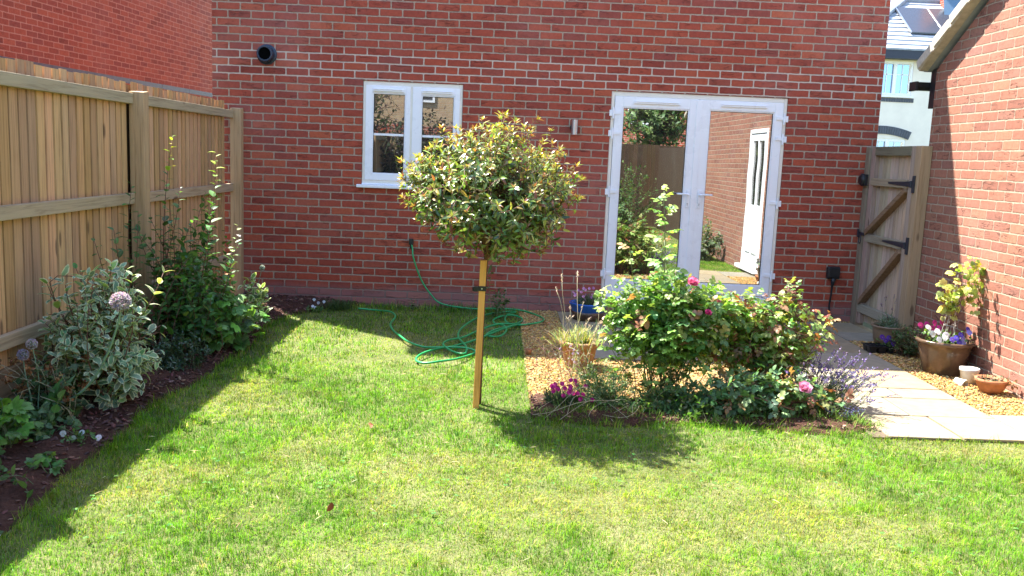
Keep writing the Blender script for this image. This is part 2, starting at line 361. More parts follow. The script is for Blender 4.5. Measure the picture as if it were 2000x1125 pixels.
def cols(n, base, v=.25, hue=.12):
    b = np.array(base)[None]; k = 1+v*rng.normal(size=(n, 1)); h = 1+hue*rng.normal(size=(n, 3))
    return np.clip(b*np.clip(k, .35, 2)*np.clip(h, .5, 1.6), .004, .95)
def mixcols(n, bases, w, v=.2, hue=.1):
    idx = rng.choice(len(bases), n, p=np.array(w)/sum(w)); return np.clip(np.array(bases)[idx]*(1+v*rng.normal(size=(n, 1)))*(1+hue*rng.normal(size=(n, 3))), .004, .95)
def rdir(n, up=0.0):
    d = rng.normal(size=(n, 3)); d[:, 2] += up; return unit(d)
def curve(a, b, bend=.1, n=7, sag=0, upstart=0):
    a = np.array(a, float); b = np.array(b, float); L = np.linalg.norm(b-a); t = np.linspace(0, 1, n)[:, None]
    off = rng.normal(size=3)*bend*L; off2 = rng.normal(size=3)*bend*.4*L
    p = a+(b-a)*t + off*np.sin(PI*t) + off2*np.sin(2*PI*t); p[:, 2] += (upstart*L*np.sin(PI*t[:, 0])*1.0 - sag*L*t[:, 0]**2)
    return p
def samp(p, t):
    x = np.clip(t, 0, 1)*(len(p)-1); i = np.minimum(x.astype(int), len(p)-2); f = (x-i)[:, None]
    return p[i]*(1-f)+p[i+1]*f, unit(p[i+1]-p[i])
def along(lv, p, n, t0, t1, L, W, C, shape='oval', ang=.9, droop=.3, fold=.25, Lvar=.2, opposite=False, up=.5, taper=.3):
    """leaves set along stem p"""
    if n < 1: return
    if opposite: t = np.repeat(np.linspace(t0, t1, (n+1)//2), 2)[:n]; az = np.repeat(np.arange((n+1)//2)*PI/2, 2)[:n]+np.tile([0, PI], (n+1)//2)[:n]
    else: t = np.linspace(t0, t1, n); az = np.arange(n)*2.4+rng.uniform(0, 6)
    P, D = samp(p, t); az = az+rng.normal(size=n)*.25
    a = unit(np.cross(D, [.3, .2, 1.0]+0*D)+1e-4); b = np.cross(D, a)
    out = a*np.cos(az)[:, None]+b*np.sin(az)[:, None]
    g = ang+rng.normal(size=n)*.18
    d = unit(D*np.cos(g)[:, None]+out*np.sin(g)[:, None]); nn = unit(D*np.sin(g)[:, None]*.6-out*np.cos(g)[:, None]*.6+np.array([0, 0, up]))
    k = (1+Lvar*rng.normal(size=n))*(1-taper*np.clip((t-t0)/max(t1-t0, 1e-3), 0, 1)**2)
    lv.add(P, d, nn, L*k, W*k, C if np.ndim(C) == 1 or len(C) == n else C[:n], shape, fold+0*k, droop*(1+.4*rng.normal(size=n)))
def vnoise(x, y, s, seed=0):
    x = np.asarray(x)*s+seed*17.3; y = np.asarray(y)*s+seed*9.1; i = np.floor(x); j = np.floor(y); fx = x-i; fy = y-j
    h = lambda a, b: np.modf(np.abs(np.sin(a*127.1+b*311.7)*43758.5453))[0]
    fx = fx*fx*(3-2*fx); fy = fy*fy*(3-2*fy)
    return (h(i, j)*(1-fx)+h(i+1, j)*fx)*(1-fy)+(h(i, j+1)*(1-fx)+h(i+1, j+1)*fx)*fy
# ------------------------------------------------------------------ ground, lawn, beds, paving
def sheet(name, xs, ys, zf, mat, label=None):
    xs = np.array(xs); ys = np.array(ys); X, Y = np.meshgrid(xs, ys); Z = zf(X, Y)
    V = np.c_[X.ravel(), Y.ravel(), Z.ravel()]; nx = len(xs)
    i, j = np.meshgrid(np.arange(nx-1), np.arange(len(ys)-1)); a = (j*nx+i).ravel()
    F = np.c_[a, a+1, a+nx+1, a+nx]
    me = fast_mesh(name, V, np.zeros((0, 3), int), F, np.full((len(V), 3), .3)); o = finish(me, name, mat); tag(o, kind='structure'); return o
m = MB(); m.add([(-250, -250, -.06), (250, -250, -.06), (250, 250, -.06), (-250, 250, -.06)], [(0, 1, 2, 3)]); tag(m.build('ground', M['earth']), kind='structure')
def bed_edge(y):
    return .80+.035*np.sin(y*2.1+.5)+.02*np.sin(y*5.3)+.62*np.clip((y+1.15)/1.1, 0, 1)**2
sheet('lawn', np.linspace(.3, 6.5, 63), np.linspace(-12.4, .05, 120), lambda X, Y: -.004+.008*vnoise(X, Y, 1.5), M['turf'])
# left border soil, heaped a little towards the fence
def bedz(X, Y):
    d = bed_edge(Y)-X
    return np.where(d > 0, .012+.05*np.clip(d/.35, 0, 1)+.035*(vnoise(X, Y, 9)-.4)+.02*(vnoise(X, Y, 24)-.5), -.03)
sheet('border_soil', np.linspace(.08, 1.5, 72), np.linspace(-7.5, -.01, 300), bedz, M['soil'])
def midz(X, Y):
    e = np.minimum(np.minimum(X-2.98, 5.12-X), np.minimum(Y+3.86-.07*np.sin(X*5), -3.28-Y))
    return np.where(e > 0, .005+.03*np.clip(e/.12, 0, 1)+.02*(vnoise(X, Y, 18)-.5), -.03)
sheet('rose_bed_soil', np.linspace(2.9, 5.2, 90), np.linspace(-4.05, -3.2, 40), midz, M['soil'])
sheet('gravel_base', np.linspace(3.02, 6.5, 40), np.linspace(-3.5, -.01, 40), lambda X, Y: .006+.006*vnoise(X, Y, 4), M['gravel_bed'])
# sandstone slabs
slabs = MB(); SL = []
def slab(x0, x1, y0, y1):
    g = .007; b = rng.uniform(.90, 1.06); h = rng.uniform(-.02, .02)
    SL.append((x0, x1, y0, y1)); z = .022+rng.uniform(-.002, .002)
    slabs.box((x0+g, y0+g, -.03), (x1-g, y1-g, z), (.27*b+h, .228*b, .158*b-h))
xe = [3.38, 3.83, 4.28, 4.88, 5.33, 5.93]
ye = [-.07, -.67, -1.12, -1.57, -2.17]
for j in range(4):
    x = 3.38; sh = [0, .3, 0, .15][j]; w = [.9-sh if sh else .9, .6, .9, .6, .9]
    ws = [[.6, .9, .6, .6], [.9, .6, .6, .6], [.6, .6, .9, .6], [.45, .9, .6, .75]][j]
    for ww in ws:
        x1 = min(x+ww, 6.0); slab(x, x1, ye[j+1], ye[j]); x = x1
    if x < 5.99: slab(x, 6.0, ye[j+1], ye[j])
slab(6.0, 6.40, -.6, -.07); slab(6.0, 6.40, -1.03, -.6)
for y1, y0, xs_ in [(-2.17, -2.78, (5.0, 5.55, 6.0)), (-2.78, -3.05, (5.0, 5.6, 6.0)), (-3.05, -3.50, (5.05, 5.45, 6.0)), (-3.50, -3.97, (5.10, 5.55, 6.0))]:
    for a, b in zip(xs_[:-1], xs_[1:]): slab(a, b, y0, y1)
slab(6.0, 6.49, -3.97, -3.40)
for j in range(2): slab(5.5+.0*j, 6.0, -4.57-.6*j, -3.97-.6*j) if False else None
tag(slabs.build('paving', M['paving'], bevel=.004), kind='structure')
tag(MB().box((3.385, -2.165, -.04), (5.995, -.075, .012), (.12, .09, .06)).box((5.01, -3.965, -.04), (5.995, -2.16, .012), (.12, .09, .06)).build('paving_joint_sand', M['pebble']), kind='structure')

ICO_V = []; ph = (1+5**.5)/2
for a, b in ((-1, ph), (1, ph), (-1, -ph), (1, -ph)): ICO_V.append((a, b, 0))
for a, b in ((-1, ph), (1, ph), (-1, -ph), (1, -ph)): ICO_V.append((0, a, b))
for a, b in ((-1, ph), (1, ph), (-1, -ph), (1, -ph)): ICO_V.append((b, 0, a))
ICO_V = unit(np.array(ICO_V, float))
ICO_F = np.array([(0,11,5),(0,5,1),(0,1,7),(0,7,10),(0,10,11),(1,5,9),(5,11,4),(11,10,2),(10,7,6),(7,1,8),(3,9,4),(3,4,2),(3,2,6),(3,6,8),(3,8,9),(4,9,5),(2,4,11),(6,2,10),(8,6,7),(9,8,1)])
def chips(name, P, size, asp, C, mat, tilt=.3):
    n = len(P); sc = np.abs(size)[:, None]*np.c_[np.ones(n), rng.uniform(*asp[0], n), rng.uniform(*asp[1], n)]
    v = ICO_V[None]*(1+.18*rng.normal(size=(n, 12, 1)))*sc[:, None]
    a = rng.uniform(0, 2*PI, n); t = rng.normal(size=n)*tilt
    v = np.stack([v[..., 0]*np.cos(t)[:, None]+v[..., 2]*np.sin(t)[:, None], v[..., 1], -v[..., 0]*np.sin(t)[:, None]+v[..., 2]*np.cos(t)[:, None]], -1)
    v = np.stack([v[..., 0]*np.cos(a)[:, None]-v[..., 1]*np.sin(a)[:, None], v[..., 0]*np.sin(a)[:, None]+v[..., 1]*np.cos(a)[:, None], v[..., 2]], -1)+P[:, None]
    F = (ICO_F+(np.arange(n)*12)[:, None, None]).reshape(-1, 3)
    me = fast_mesh(name, v.reshape(-1, 3), F, np.zeros((0, 4), int), np.repeat(C, 12, 0)); me.polygons.foreach_set('use_smooth', np.zeros(len(F), bool))
    return finish(me, name, mat)
def scatter(n, x0, x1, y0, y1, test=None):
    p = np.c_[rng.uniform(x0, x1, n), rng.uniform(y0, y1, n)]
    return p[test(p[:, 0], p[:, 1])] if test is not None else p
peb = [tuple(q*k_ for q, k_ in zip(c_, (.96, .94, .82))) for c_ in [(.42, .25, .08), (.48, .31, .115), (.31, .17, .06), (.50, .36, .18), (.24, .14, .07), (.37, .26, .13)]]
def gravel(n, x0, x1, y0, y1, z, s=(.007, .014), label=''):
    p = scatter(n, x0, x1, y0, y1); n = len(p); sz = rng.uniform(*s, n)
    P = np.c_[p, z+rng.uniform(0, .012, n)]
    return tag(chips('gravel', P, sz, ((.55, .95), (.4, .7)), mixcols(n, peb, [3, 3, 2, 2, 1, 2]), M['pebble']), label, 'gravel', kind='stuff')
gravel(9500, 3.0, 3.38, -3.40, -.03, .008, label='strip of golden gravel between the lawn and the patio slabs')
gravel(5200, 3.38, 5.0, -3.36, -2.17, .006, label='golden gravel behind the rose bushes at the patio edge')
gravel(6000, 6.0, 6.5, -3.4, -1.03, .010, label='golden gravel under the pots along the garage wall')
gravel(250, 5.6, 6.4, -.07, -.01, .012, label='loose gravel at the foot of the house wall by the gate')
# bark mulch
p = scatter(9000, .1, 1.6, -6.6, -.02, lambda x, y: (x < bed_edge(y)-.01) & ~((y < -4.6) & (rng.random(len(x)) < .6)))
zb = bedz(p[:, 0], p[:, 1]); n = len(p)
tag(chips('bark_mulch', np.c_[p, zb+.006], rng.uniform(.008, .024, n), ((.25, .6), (.15, .35)), mixcols(n, [(.11, .045, .035), (.16, .08, .06), (.07, .035, .03), (.24, .15, .11)], [4, 3, 3, 1]), M['pebble'], .4), 'reddish bark mulch over the soil of the left border', 'mulch', kind='stuff')
p = scatter(3000, 3.0, 5.1, -3.85, -3.3); n = len(p)
tag(chips('bark_mulch', np.c_[p, .022+.01*rng.random(n)], rng.uniform(.005, .014, n), ((.3, .7), (.2, .5)), mixcols(n, [(.11, .05, .035), (.16, .09, .06), (.07, .035, .03), (.3, .2, .12)], [4, 3, 3, 1]), M['pebble'], .4), 'crumbly soil and bark between the roses', 'mulch', kind='stuff')

# ------------------------------------------------------------------ grass
def grass_ok(x, y):
    ok = (x > bed_edge(y)-.035+.05*vnoise(x, y, 14)) & (x < 6.47) & (y < -.03+.0*x)
    ok &= ~((x > 3.0+.03*vnoise(y, x, 11)) & (y > -3.70-.10*vnoise(x, y, 9)-.04*np.sin(x*5)))
    ok &= ~((x > 5.08-.05*vnoise(x, y, 12)) & (y > -3.966))
    return ok
def grass(n, x0, x1, y0, y1, h, w, extra=None):
    p = scatter(n, x0, x1, y0, y1, grass_ok)
    if extra is not None: p = p[extra(p[:, 0], p[:, 1])]
    return p, h, w
BL = []
for (n, y0, y1, h, w) in [(300000, -6.6, -4.4, .034, .0023), (150000, -4.4, -2.6, .036, .0030), (85000, -2.6, 0, .040, .0042), (42000, -12.4, -6.6, .035, .006)]:
    x0, x1 = .7, 6.5
    p = scatter(n, x0, x1, y0, y1, grass_ok); keep = rng.random(len(p)) < .55+.6*vnoise(p[:, 0], p[:, 1], 7)
    p = p[keep]; BL.append(np.c_[p, np.full(len(p), h), np.full(len(p), w)])
BL = np.concatenate(BL); gx, gy = BL[:, 0], BL[:, 1]; n = len(gx)
cl = vnoise(gx, gy, 2.2, 1)*.5+vnoise(gx, gy, 5, 2)*.3+vnoise(gx, gy, 13, 3)*.2        # clump field
dry = vnoise(gx, gy, 1.3, 5)*.45+vnoise(gx, gy, 3.6, 6)*.3+vnoise(gx, gy, 9, 8)*.25
dry = dry+.10*np.clip((gx-2.4)/3, 0, 1)+sum(.24*np.exp(-(((gx-px_)/a_)**2+((gy-py_)/b_)**2)) for px_, py_, a_, b_ in ((2.25, -4.7, .28, .22), (1.8, -4.95, .2, .15), (2.9, -4.6, .4, .2), (3.3, -5.2, .35, .2), (2.0, -1.55+.0, .3, .12), (4.4, -5.3, .5, .25), (2.5, -3.2, .35, .25), (5.6, -4.15, .6, .14), (3.0, -2.6, .25, .5)))+.12*(np.abs(gy+4.1) < .14)*(gx > 5.0)
hh = .86*BL[:, 2]*(.55+.8*cl)*rng.uniform(.5, 1.35, n); hh *= np.where(dry > .62, .65, 1); hh *= np.where(rng.random(n) < .02, rng.uniform(1.3, 2.1, n), 1); hh *= .6+.9*vnoise(gx, gy, 21, 12)
edge = (np.abs(gx-bed_edge(gy)) < .06) | ((gx > 5.05) & (gy > -4.05)) | ((gy > -.28) & (gx < 3)) | ((np.abs(gy+3.83) < .13) & (gx > 3.0) & (gx < 5.15)); hh = np.where(edge, hh*rng.uniform(1, 2.0, n), hh)
az = 9*vnoise(gx, gy, 11, 4)+6*vnoise(gx, gy, 31, 7)+rng.normal(size=n)*.9; lean = np.clip(np.abs(rng.normal(size=n))*.5+.25, .1, 1.35); lean = np.where(rng.random(n) < dry*.35, 1.45, lean)
green = np.array([.14, .31, .014]); lush = np.array([.068, .185, .014]); yel = np.array([.27, .37, .024]); straw = np.array([.38, .31, .11]); blue = np.array([.12, .22, .09])
r = rng.random(n)[:, None]; dd = np.clip((dry-.40)*2.2, 0, 1)[:, None]; c = green*(1-dd)+yel*dd
c = np.where(r < .22*(1.3-dd[:, 0:1]), lush, c); c = np.where(r > 1-.055-.36*dd**1.6, straw, c); c = np.where((r > .45) & (r < .52), blue, c)
c = c*np.clip(1+.34*rng.normal(size=(n, 1)), .25, 2.2)*(.72+.56*vnoise(gx, gy, 17, 9))[:, None]*(.85+.3*vnoise(gx, gy, 3, 19))[:, None]; c = np.clip(c, .01, .6)
side = np.c_[-np.sin(az), np.cos(az), 0*az]; fw = np.c_[np.cos(az), np.sin(az), 0*az]; wd = (BL[:, 3]*rng.uniform(.6, 1.3, n))[:, None]
B0 = np.c_[gx, gy, np.zeros(n)-.002]; H = hh[:, None]; sl_, cl_ = np.sin(lean)[:, None], np.cos(lean)[:, None]
up_ = np.array([[0, 0, 1.]]); M1 = B0+(fw*sl_*.35+up_*(1-.35*sl_))*H*.55; T1 = B0+(fw*sl_+up_*cl_)*H
T1[:, 2] = np.maximum(T1[:, 2], .008); M1[:, 2] = np.maximum(M1[:, 2], .005)
V = np.stack([B0-side*wd*.5, B0+side*wd*.5, M1+side*wd*.42, M1-side*wd*.42, T1], 1).reshape(-1, 3)
o5 = (np.arange(n)*5)[:, None]
me = fast_mesh('grass', V, np.array([[3, 2, 4]])+o5, np.array([[0, 1, 2, 3]])+o5, np.repeat(c, 5, 0))
tag(finish(me, 'grass', M['grass']), 'short patchy green lawn grass with straw coloured dry spots', 'grass', kind='stuff')

# ------------------------------------------------------------------ the house
HX0, HX1, HH = -.109, 6.508, 5.1
house = thing('brick_house', 'red brick house with white patio doors and a white window, behind the little tree', 'house', (3.2, 4, 0))
def wall_with_holes(name, x0, x1, z0, z1, y0, y1, holes, mat, parent):
    xs = sorted({x0, x1, *[h[0] for h in holes], *[h[1] for h in holes]}); zs = sorted({z0, z1, *[h[2] for h in holes], *[h[3] for h in holes]})
    m = MB(); solid = lambda i, j: 0 <= i < len(xs)-1 and 0 <= j < len(zs)-1 and not any(h[0]-1e-6 <= (xs[i]+xs[i+1])/2 <= h[1] and h[2] <= (zs[j]+zs[j+1])/2 <= h[3] for h in holes)
    for i in range(len(xs)-1):
        for j in range(len(zs)-1):
            if not solid(i, j): continue
            a, b, c_, d = xs[i], xs[i+1], zs[j], zs[j+1]
            m.add([(a,y0,c_),(b,y0,c_),(b,y0,d),(a,y0,d)], [(0,1,2,3)]); m.add([(a,y1,c_),(a,y1,d),(b,y1,d),(b,y1,c_)], [(0,1,2,3)])
            if not solid(i-1, j): m.add([(a,y0,c_),(a,y0,d),(a,y1,d),(a,y1,c_)], [(0,1,2,3)])
            if not solid(i+1, j): m.add([(b,y0,c_),(b,y1,c_),(b,y1,d),(b,y0,d)], [(0,1,2,3)])
            if not solid(i, j-1): m.add([(a,y0,c_),(a,y1,c_),(b,y1,c_),(b,y0,c_)], [(0,1,2,3)])
            if not solid(i, j+1): m.add([(a,y0,d),(b,y0,d),(b,y1,d),(a,y1,d)], [(0,1,2,3)])
    return m
DX0, DX1, DZ0, DZ1 = 3.825, 5.585, .165, 2.245
WX0, WX1, WZ0, WZ1 = 1.368, 2.355, 1.215, 2.243
m = wall_with_holes('wall', HX0, HX1, -.1, HH, 0, .3, [(DX0, DX1, DZ0, DZ1), (WX0, WX1, WZ0, WZ1)], M['brick'], house)
m.box((HX0, .3, -.1), (HX0+.3, 8, HH)).box((HX1-.3, .3, -.1), (HX1, 8, HH)).box((HX0+.3, 7.7, -.1), (HX1-.3, 8, HH))
m.build('wall', M['brick'], house)
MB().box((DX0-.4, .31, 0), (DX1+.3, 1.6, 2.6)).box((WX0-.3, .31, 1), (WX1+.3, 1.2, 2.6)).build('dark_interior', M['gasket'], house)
m = MB(); ro = .25   # roof: gable ridge along x
for s in (0,):
    ye0, ye1, zr = -ro, 8+ro, HH+2.9
    a, b = HX0-.2, HX1+.2
    m.add([(a,ye0,HH),(b,ye0,HH),(b,4,zr),(a,4,zr),(b,ye1,HH),(a,ye1,HH),(a,ye0,HH-.15),(b,ye0,HH-.15),(a,ye1,HH-.15),(b,ye1,HH-.15)],
          [(0,1,2,3),(3,2,4,5),(6,7,1,0),(5,4,9,8),(6,8,9,7),(0,3,5,8,6),(1,7,9,4,2)])
m.build('roof', M['slate_tile'], house)

# patio door
fr = MB(); y0, y1 = .012, .085
fr.box((DX0+.002, y0, DZ0+.05), (DX0+.036, y1, DZ1-.002)).box((DX1-.036, y0, DZ0+.05), (DX1-.002, y1, DZ1-.002)).box((DX0+.036, y0, DZ1-.048), (DX1-.036, y1, DZ1-.002))
frame = fr.build('door_frame', M['upvc_cream'], house, bevel=.004)
MB().box((DX0-.0+.002, -.035, DZ0-.012), (DX1-.002, .09, DZ0+.012)).box((DX0+.03, -.012, DZ0+.013), (DX1-.03, .09, DZ0+.075)).build('sill', M['upvc'], frame, bevel=.004)
def leaf_sash(parent, name, x0, x1, z0, z1, gx0, gx1, gz0, gz1, ya, yb):
    s = MB()
    s.box((x0, ya, z0), (gx0-.012, yb, z1)).box((gx1+.012, ya, z0), (x1, yb, z1)).box((gx0-.012, ya, z0), (gx1+.012, yb, gz0-.012)).box((gx0-.012, ya, gz1+.012), (gx1+.012, yb, z1))
    b = .012  # glazing bead set back a touch
    s.box((gx0-b, ya+.006, gz0-b), (gx0, yb, gz1+b)).box((gx1, ya+.006, gz0-b), (gx1+b, yb, gz1+b)).box((gx0, ya+.006, gz0-b), (gx1, yb, gz0)).box((gx0, ya+.006, gz1), (gx1, yb, gz1+b))
    return s.build(name, M['upvc'], parent, bevel=.003)
def gasket(parent, gx0, gx1, gz0, gz1, ya):
    g = .004; s = MB()
    s.box((gx0, ya, gz0), (gx0+g, ya+.01, gz1)).box((gx1-g, ya, gz0), (gx1, ya+.01, gz1)).box((gx0+g, ya, gz0), (gx1-g, ya+.01, gz0+g)).box((gx0+g, ya, gz1-g), (gx1-g, ya+.01, gz1))
    s.build('rubber_seal', M['gasket'], parent)
def pane(parent, gx0, gx1, gz0, gz1, y, mat): return MB().add([(gx0-.004, y, gz0-.004), (gx1+.004, y, gz0-.004), (gx1+.004, y, gz1+.004), (gx0-.004, y, gz1+.004), (gx0-.004, y+.02, gz0-.004), (gx1+.004, y+.02, gz0-.004), (gx1+.004, y+.02, gz1+.004), (gx0-.004, y+.02, gz1+.004)], [(0,1,2,3),(7,6,5,4),(4,5,1,0),(5,6,2,1),(6,7,3,2),(7,4,0,3)]).build('pane', mat, parent)
def vent(parent, x0, x1, z, y): MB().box((x0, y-.014, z-.013), (x1, y, z+.013)).box((x0-.012, y-.008, z-.016), (x0, y, z+.016)).box((x1, y-.008, z-.016), (x1+.012, y, z+.016)).box((x0+.005, y-.020, z+.004), (x1-.005, y-.014, z+.013)).build('trickle_vent', M['upvc'], parent, bevel=.003)
def handle(parent, x, z, sgn, y):
    m = MB(); m.box((x-.014, y-.012, z-.13), (x+.014, y, z+.045)); m.tube([(x, y-.01, z), (x, y-.05, z)], .009, 8); m.tube([(x, y-.048, z), (x+sgn*.03, y-.052, z+.004), (x+sgn*.12, y-.05, z+.004)], [.011, .010, .008], 8)
    m.build('handle', M['upvc'], parent, bevel=.002); 
    MB().lathe([(0, 0), (.007, 0), (.007, .002), (0, .002)], (x, y-.0145, z-.09), 10).box((x-.002, y-.0135, z-.112), (x+.002, y-.012, z-.09)).build('keyhole', M['black_plastic'], parent)
def hinge(parent, x, z, sgn, y):
    m = MB(); m.tube([(x, y-.012, z-.055), (x, y-.012, z+.055)], .010, 10); m.box((x+sgn*.008, y-.010, z-.012), (x+sgn*.075, y, z+.022)); m.box((x-sgn*.040, y-.010, z-.03), (x-sgn*.008, y+.01, z+.03))
    m.build('hinge', M['upvc'], parent, bevel=.002)
GL = (3.955, 4.597, .372, 2.082); GR = (4.822, 5.450, .362, 2.090)
dl = leaf_sash(house, 'door', 3.864, 4.700, .245, 2.196, *GL, .004, .07); dr = leaf_sash(house, 'door', 4.708, 5.546, .245, 2.196, *GR, .004, .07)
MB().box((4.676, -.006, .25), (4.732, .0035, 2.19)).build('meeting_strip', M['upvc'], dr, bevel=.003)
for d_, g_, sg in ((dl, GL, 1), (dr, GR, -1)):
    pane(d_, *g_, .028, M['glass_door']); gasket(d_, *g_, .018)
vent(dl, 4.06, 4.50, 2.142, .004); vent(dr, 4.93, 5.37, 2.148, .004)
handle(dl, 4.647, 1.255, -1, .004); handle(dr, 4.765, 1.255, 1, -.0)
for z in (2.03, 1.83, 1.25, .42): hinge(dl, 3.852, z, 1, .004)
for z in (2.04, 1.84, 1.20, .46): hinge(dr, 5.558, z, -1, .004)
# window
fr = MB()
fr.box((WX0+.002, .012, WZ0+.01), (WX0+.034, .085, WZ1-.002)).box((WX1-.034, .012, WZ0+.01), (WX1-.002, .085, WZ1-.002)).box((WX0+.034, .012, WZ1-.045), (WX1-.034, .085, WZ1-.002)).box((WX0+.034, .012, WZ0+.01), (WX1-.034, .085, WZ0+.06)).box((1.832, .012, WZ0+.06), (1.866, .085, WZ1-.045))
wf = fr.build('window_frame', M['upvc_cream'], house, bevel=.004)
MB().box((WX0-.045, -.045, WZ0-.022), (WX1+.04, .09, WZ0+.009)).box((WX0-.01+.012, -.01, WZ0+.0095), (WX1-.002, .08, WZ0+.024)).build('sill', M['upvc'], wf, bevel=.006)
for (x0, x1, g_) in ((1.398, 1.838, (1.475, 1.781, 1.345, 2.118)), (1.860, 2.327, (1.957, 2.264, 1.345, 2.112))):
    w_ = leaf_sash(house, 'window', x0, x1, 1.272, 2.200, *g_, .004, .07); pane(w_, *g_, .028, M['glass']); gasket(w_, *g_, .018)
    vent(w_, g_[0]+.0, g_[1]-.02, 2.155, .004)
    MB().box((g_[0]+.001, .020, 1.713), (g_[1]-.001, .027, 1.735)).build('glazing_bar', M['upvc'], w_)
# fixtures on the wall
M['void'] = mat_plain('flue_shade_black', (.002, .002, .002), .95, spec=.05)  # shade inside the flue opening, put into a near black colour
def Rx(a): return Matrix.Rotation(a, 3, 'X')
t = thing('flue_pipe', 'round black boiler flue sticking out of the house wall, upper left', 'flue', (.426, 0, 2.448))
MB().lathe([(.098, 0), (.098, .012), (.078, .018), (.078, .10), (.072, .105), (.060, .105), (.056, .09), (.052, -.02)], (.426, 0, 2.448), 40, tilt=Rx(PI/2)).build('collar', M['navy_plastic'], t, smooth=False, bevel=.002)
MB().lathe([(.0555, .088), (.05, .03), (0, .03)], (.426, -.0, 2.448), 32, tilt=Rx(PI/2)).build('inner_pipe', M['void'], t)
t = thing('wall_lamp', 'small brushed steel cylinder wall lamp beside the patio doors', 'lamp', (3.468, 0, 1.87))
MB().lathe([(.026, -.072), (.031, -.072), (.031, .072), (.026, .072), (.026, .05), (0, .05)], (3.468, -.065, 1.872), 28).lathe([(0, -.055), (.026, -.055), (.026, -.07)], (3.468, -.065, 1.872), 28).build('lamp_body', M['steel'], t, smooth=False)
MB().box((3.448, -.035, 1.845), (3.488, -.001, 1.9)).lathe([(.04, 0), (.04, .012), (0, .012)], (3.468, -.001, 1.872), 24, tilt=Rx(PI/2)).build('bracket', M['black_plastic'], t, bevel=.002)
t = thing('outdoor_socket', 'black weatherproof socket box on the brick wall left of the gate', 'socket', (6.18, 0, .52))
MB().box((6.115, -.055, .462), (6.248, -.001, .588)).build('box', M['black_plastic'], t, bevel=.015)
MB().box((6.122, -.072, .478), (6.240, -.056, .582)).build('lid', M['black_plastic'], t, bevel=.008)
MB().tube(curve((6.185, -.05, .47), (6.18, -.035, .30), .02, 5).tolist()+[(6.172, -.03, .2), (6.178, -.03, .12), (6.21, -.035, .05), (6.27, -.05, .028)], [.028, .02, .011, .011, .0095, .0095, .0095, .0095, .0095], 8).build('cable', M['black_plastic'], t, smooth=True)

# ------------------------------------------------------------------ garage with its gable wall on the right
gar = thing('garage', 'sunlit orange brick garage gable wall along the right edge', 'garage', (9, -5, 0))
GY0, GY1, GX = -1.13, -8.9, 6.5; ym = (GY0+GY1)/2; ze = 2.46; zr = ze+.62*abs(ym-GY0)
DY0, DY1 = -4.50, -3.60   # side door opening, along y
m = MB()
def gw(ya, yb, za, zb): m.box((GX, min(ya, yb), za), (GX+.3, max(ya, yb), zb))
gw(GY0, DY1, -.1, ze); gw(DY0, GY1, -.1, ze); gw(DY0, DY1, 2.1, ze)
m.add([(GX,GY0,ze),(GX,GY1,ze),(GX,ym,zr),(GX+.3,GY0,ze),(GX+.3,GY1,ze),(GX+.3,ym,zr)], [(0,1,2),(5,4,3),(1,4,5,2),(2,5,3,0)])
m.box((GX+.3, GY0-.3, -.1), (12.5, GY0, ze)).box((GX+.3, GY1, -.1), (12.5, GY1+.3, ze)).box((12.2, GY1+.3, -.1), (12.5, GY0-.3, ze))
m.build('wall', M['brick_garage'], gar)
sl2 = .62; ov = .12
m = MB()
for sg, ye_ in ((1, GY0+ov), (-1, GY1-ov)):
    zb = ze-.62*ov+.06
    m.add([(GX-.06,ye_,zb),(12.6,ye_,zb),(12.6,ym,zr+.06),(GX-.06,ym,zr+.06),(GX-.06,ye_,zb+.09),(12.6,ye_,zb+.09),(12.6,ym,zr+.15),(GX-.06,ym,zr+.15)], [(0,1,2,3),(7,6,5,4),(4,5,1,0),(0,3,7,4),(1,5,6,2)] if sg > 0 else [(3,2,1,0),(4,5,6,7),(0,1,5,4),(4,7,3,0),(2,6,5,1)])
m.build('roof', M['slate_tile'], gar)
def verge(sg, ye_):
    a = Vector((GX-.065, ye_, ze-.62*ov+.10)); b = Vector((GX-.065, ym, zr+.10)); m = MB()
    m.bar(a, b, .09, .085, (.5,.5,.5), (1, 0, 0)); L = (b-a).length; d = (b-a)/L
    for i in range(int(L/.3)): m.bar(a+d*(i*.3)+Vector((-.008, 0, .012)), a+d*(i*.3+.285)+Vector((-.008, 0, -.004)), .085, .092, (.5,.5,.5), (1, 0, 0))
    return m.build('verge', M['verge'], gar, bevel=.008)
verge(1, GY0+ov+.02); verge(-1, GY1-ov-.02)
gt = MB(); gyy = GY0+ov+.07; gz = 2.36
gt.box((GX+.01, GY0+.002, 2.13), (12.5, GY0+.12, 2.47)); gt.build('fascia', M['black_plastic'], gar, bevel=.004)
g2 = MB(); prof = [(-.06, 0), (-.055, -.04), (-.03, -.07), (.03, -.07), (.055, -.04), (.06, 0)]
vs = []; fs = []
for x in (GX-.10, 12.5):
    for a_, b_ in prof: vs.append((x, gyy+.0+a_, gz+b_))
fs = [(0,1,2,3,4,5), tuple(range(11, 5, -1))]+[(i, i+6, i+7, i+1) for i in range(5)]+[(0, 5, 11, 6)]
g2.add(vs, fs); g2.box((GX-.115, gyy-.066, gz-.076), (GX-.09, gyy+.066, gz+.004)); g2.build('gutter', M['black_plastic'], gar, bevel=.003)
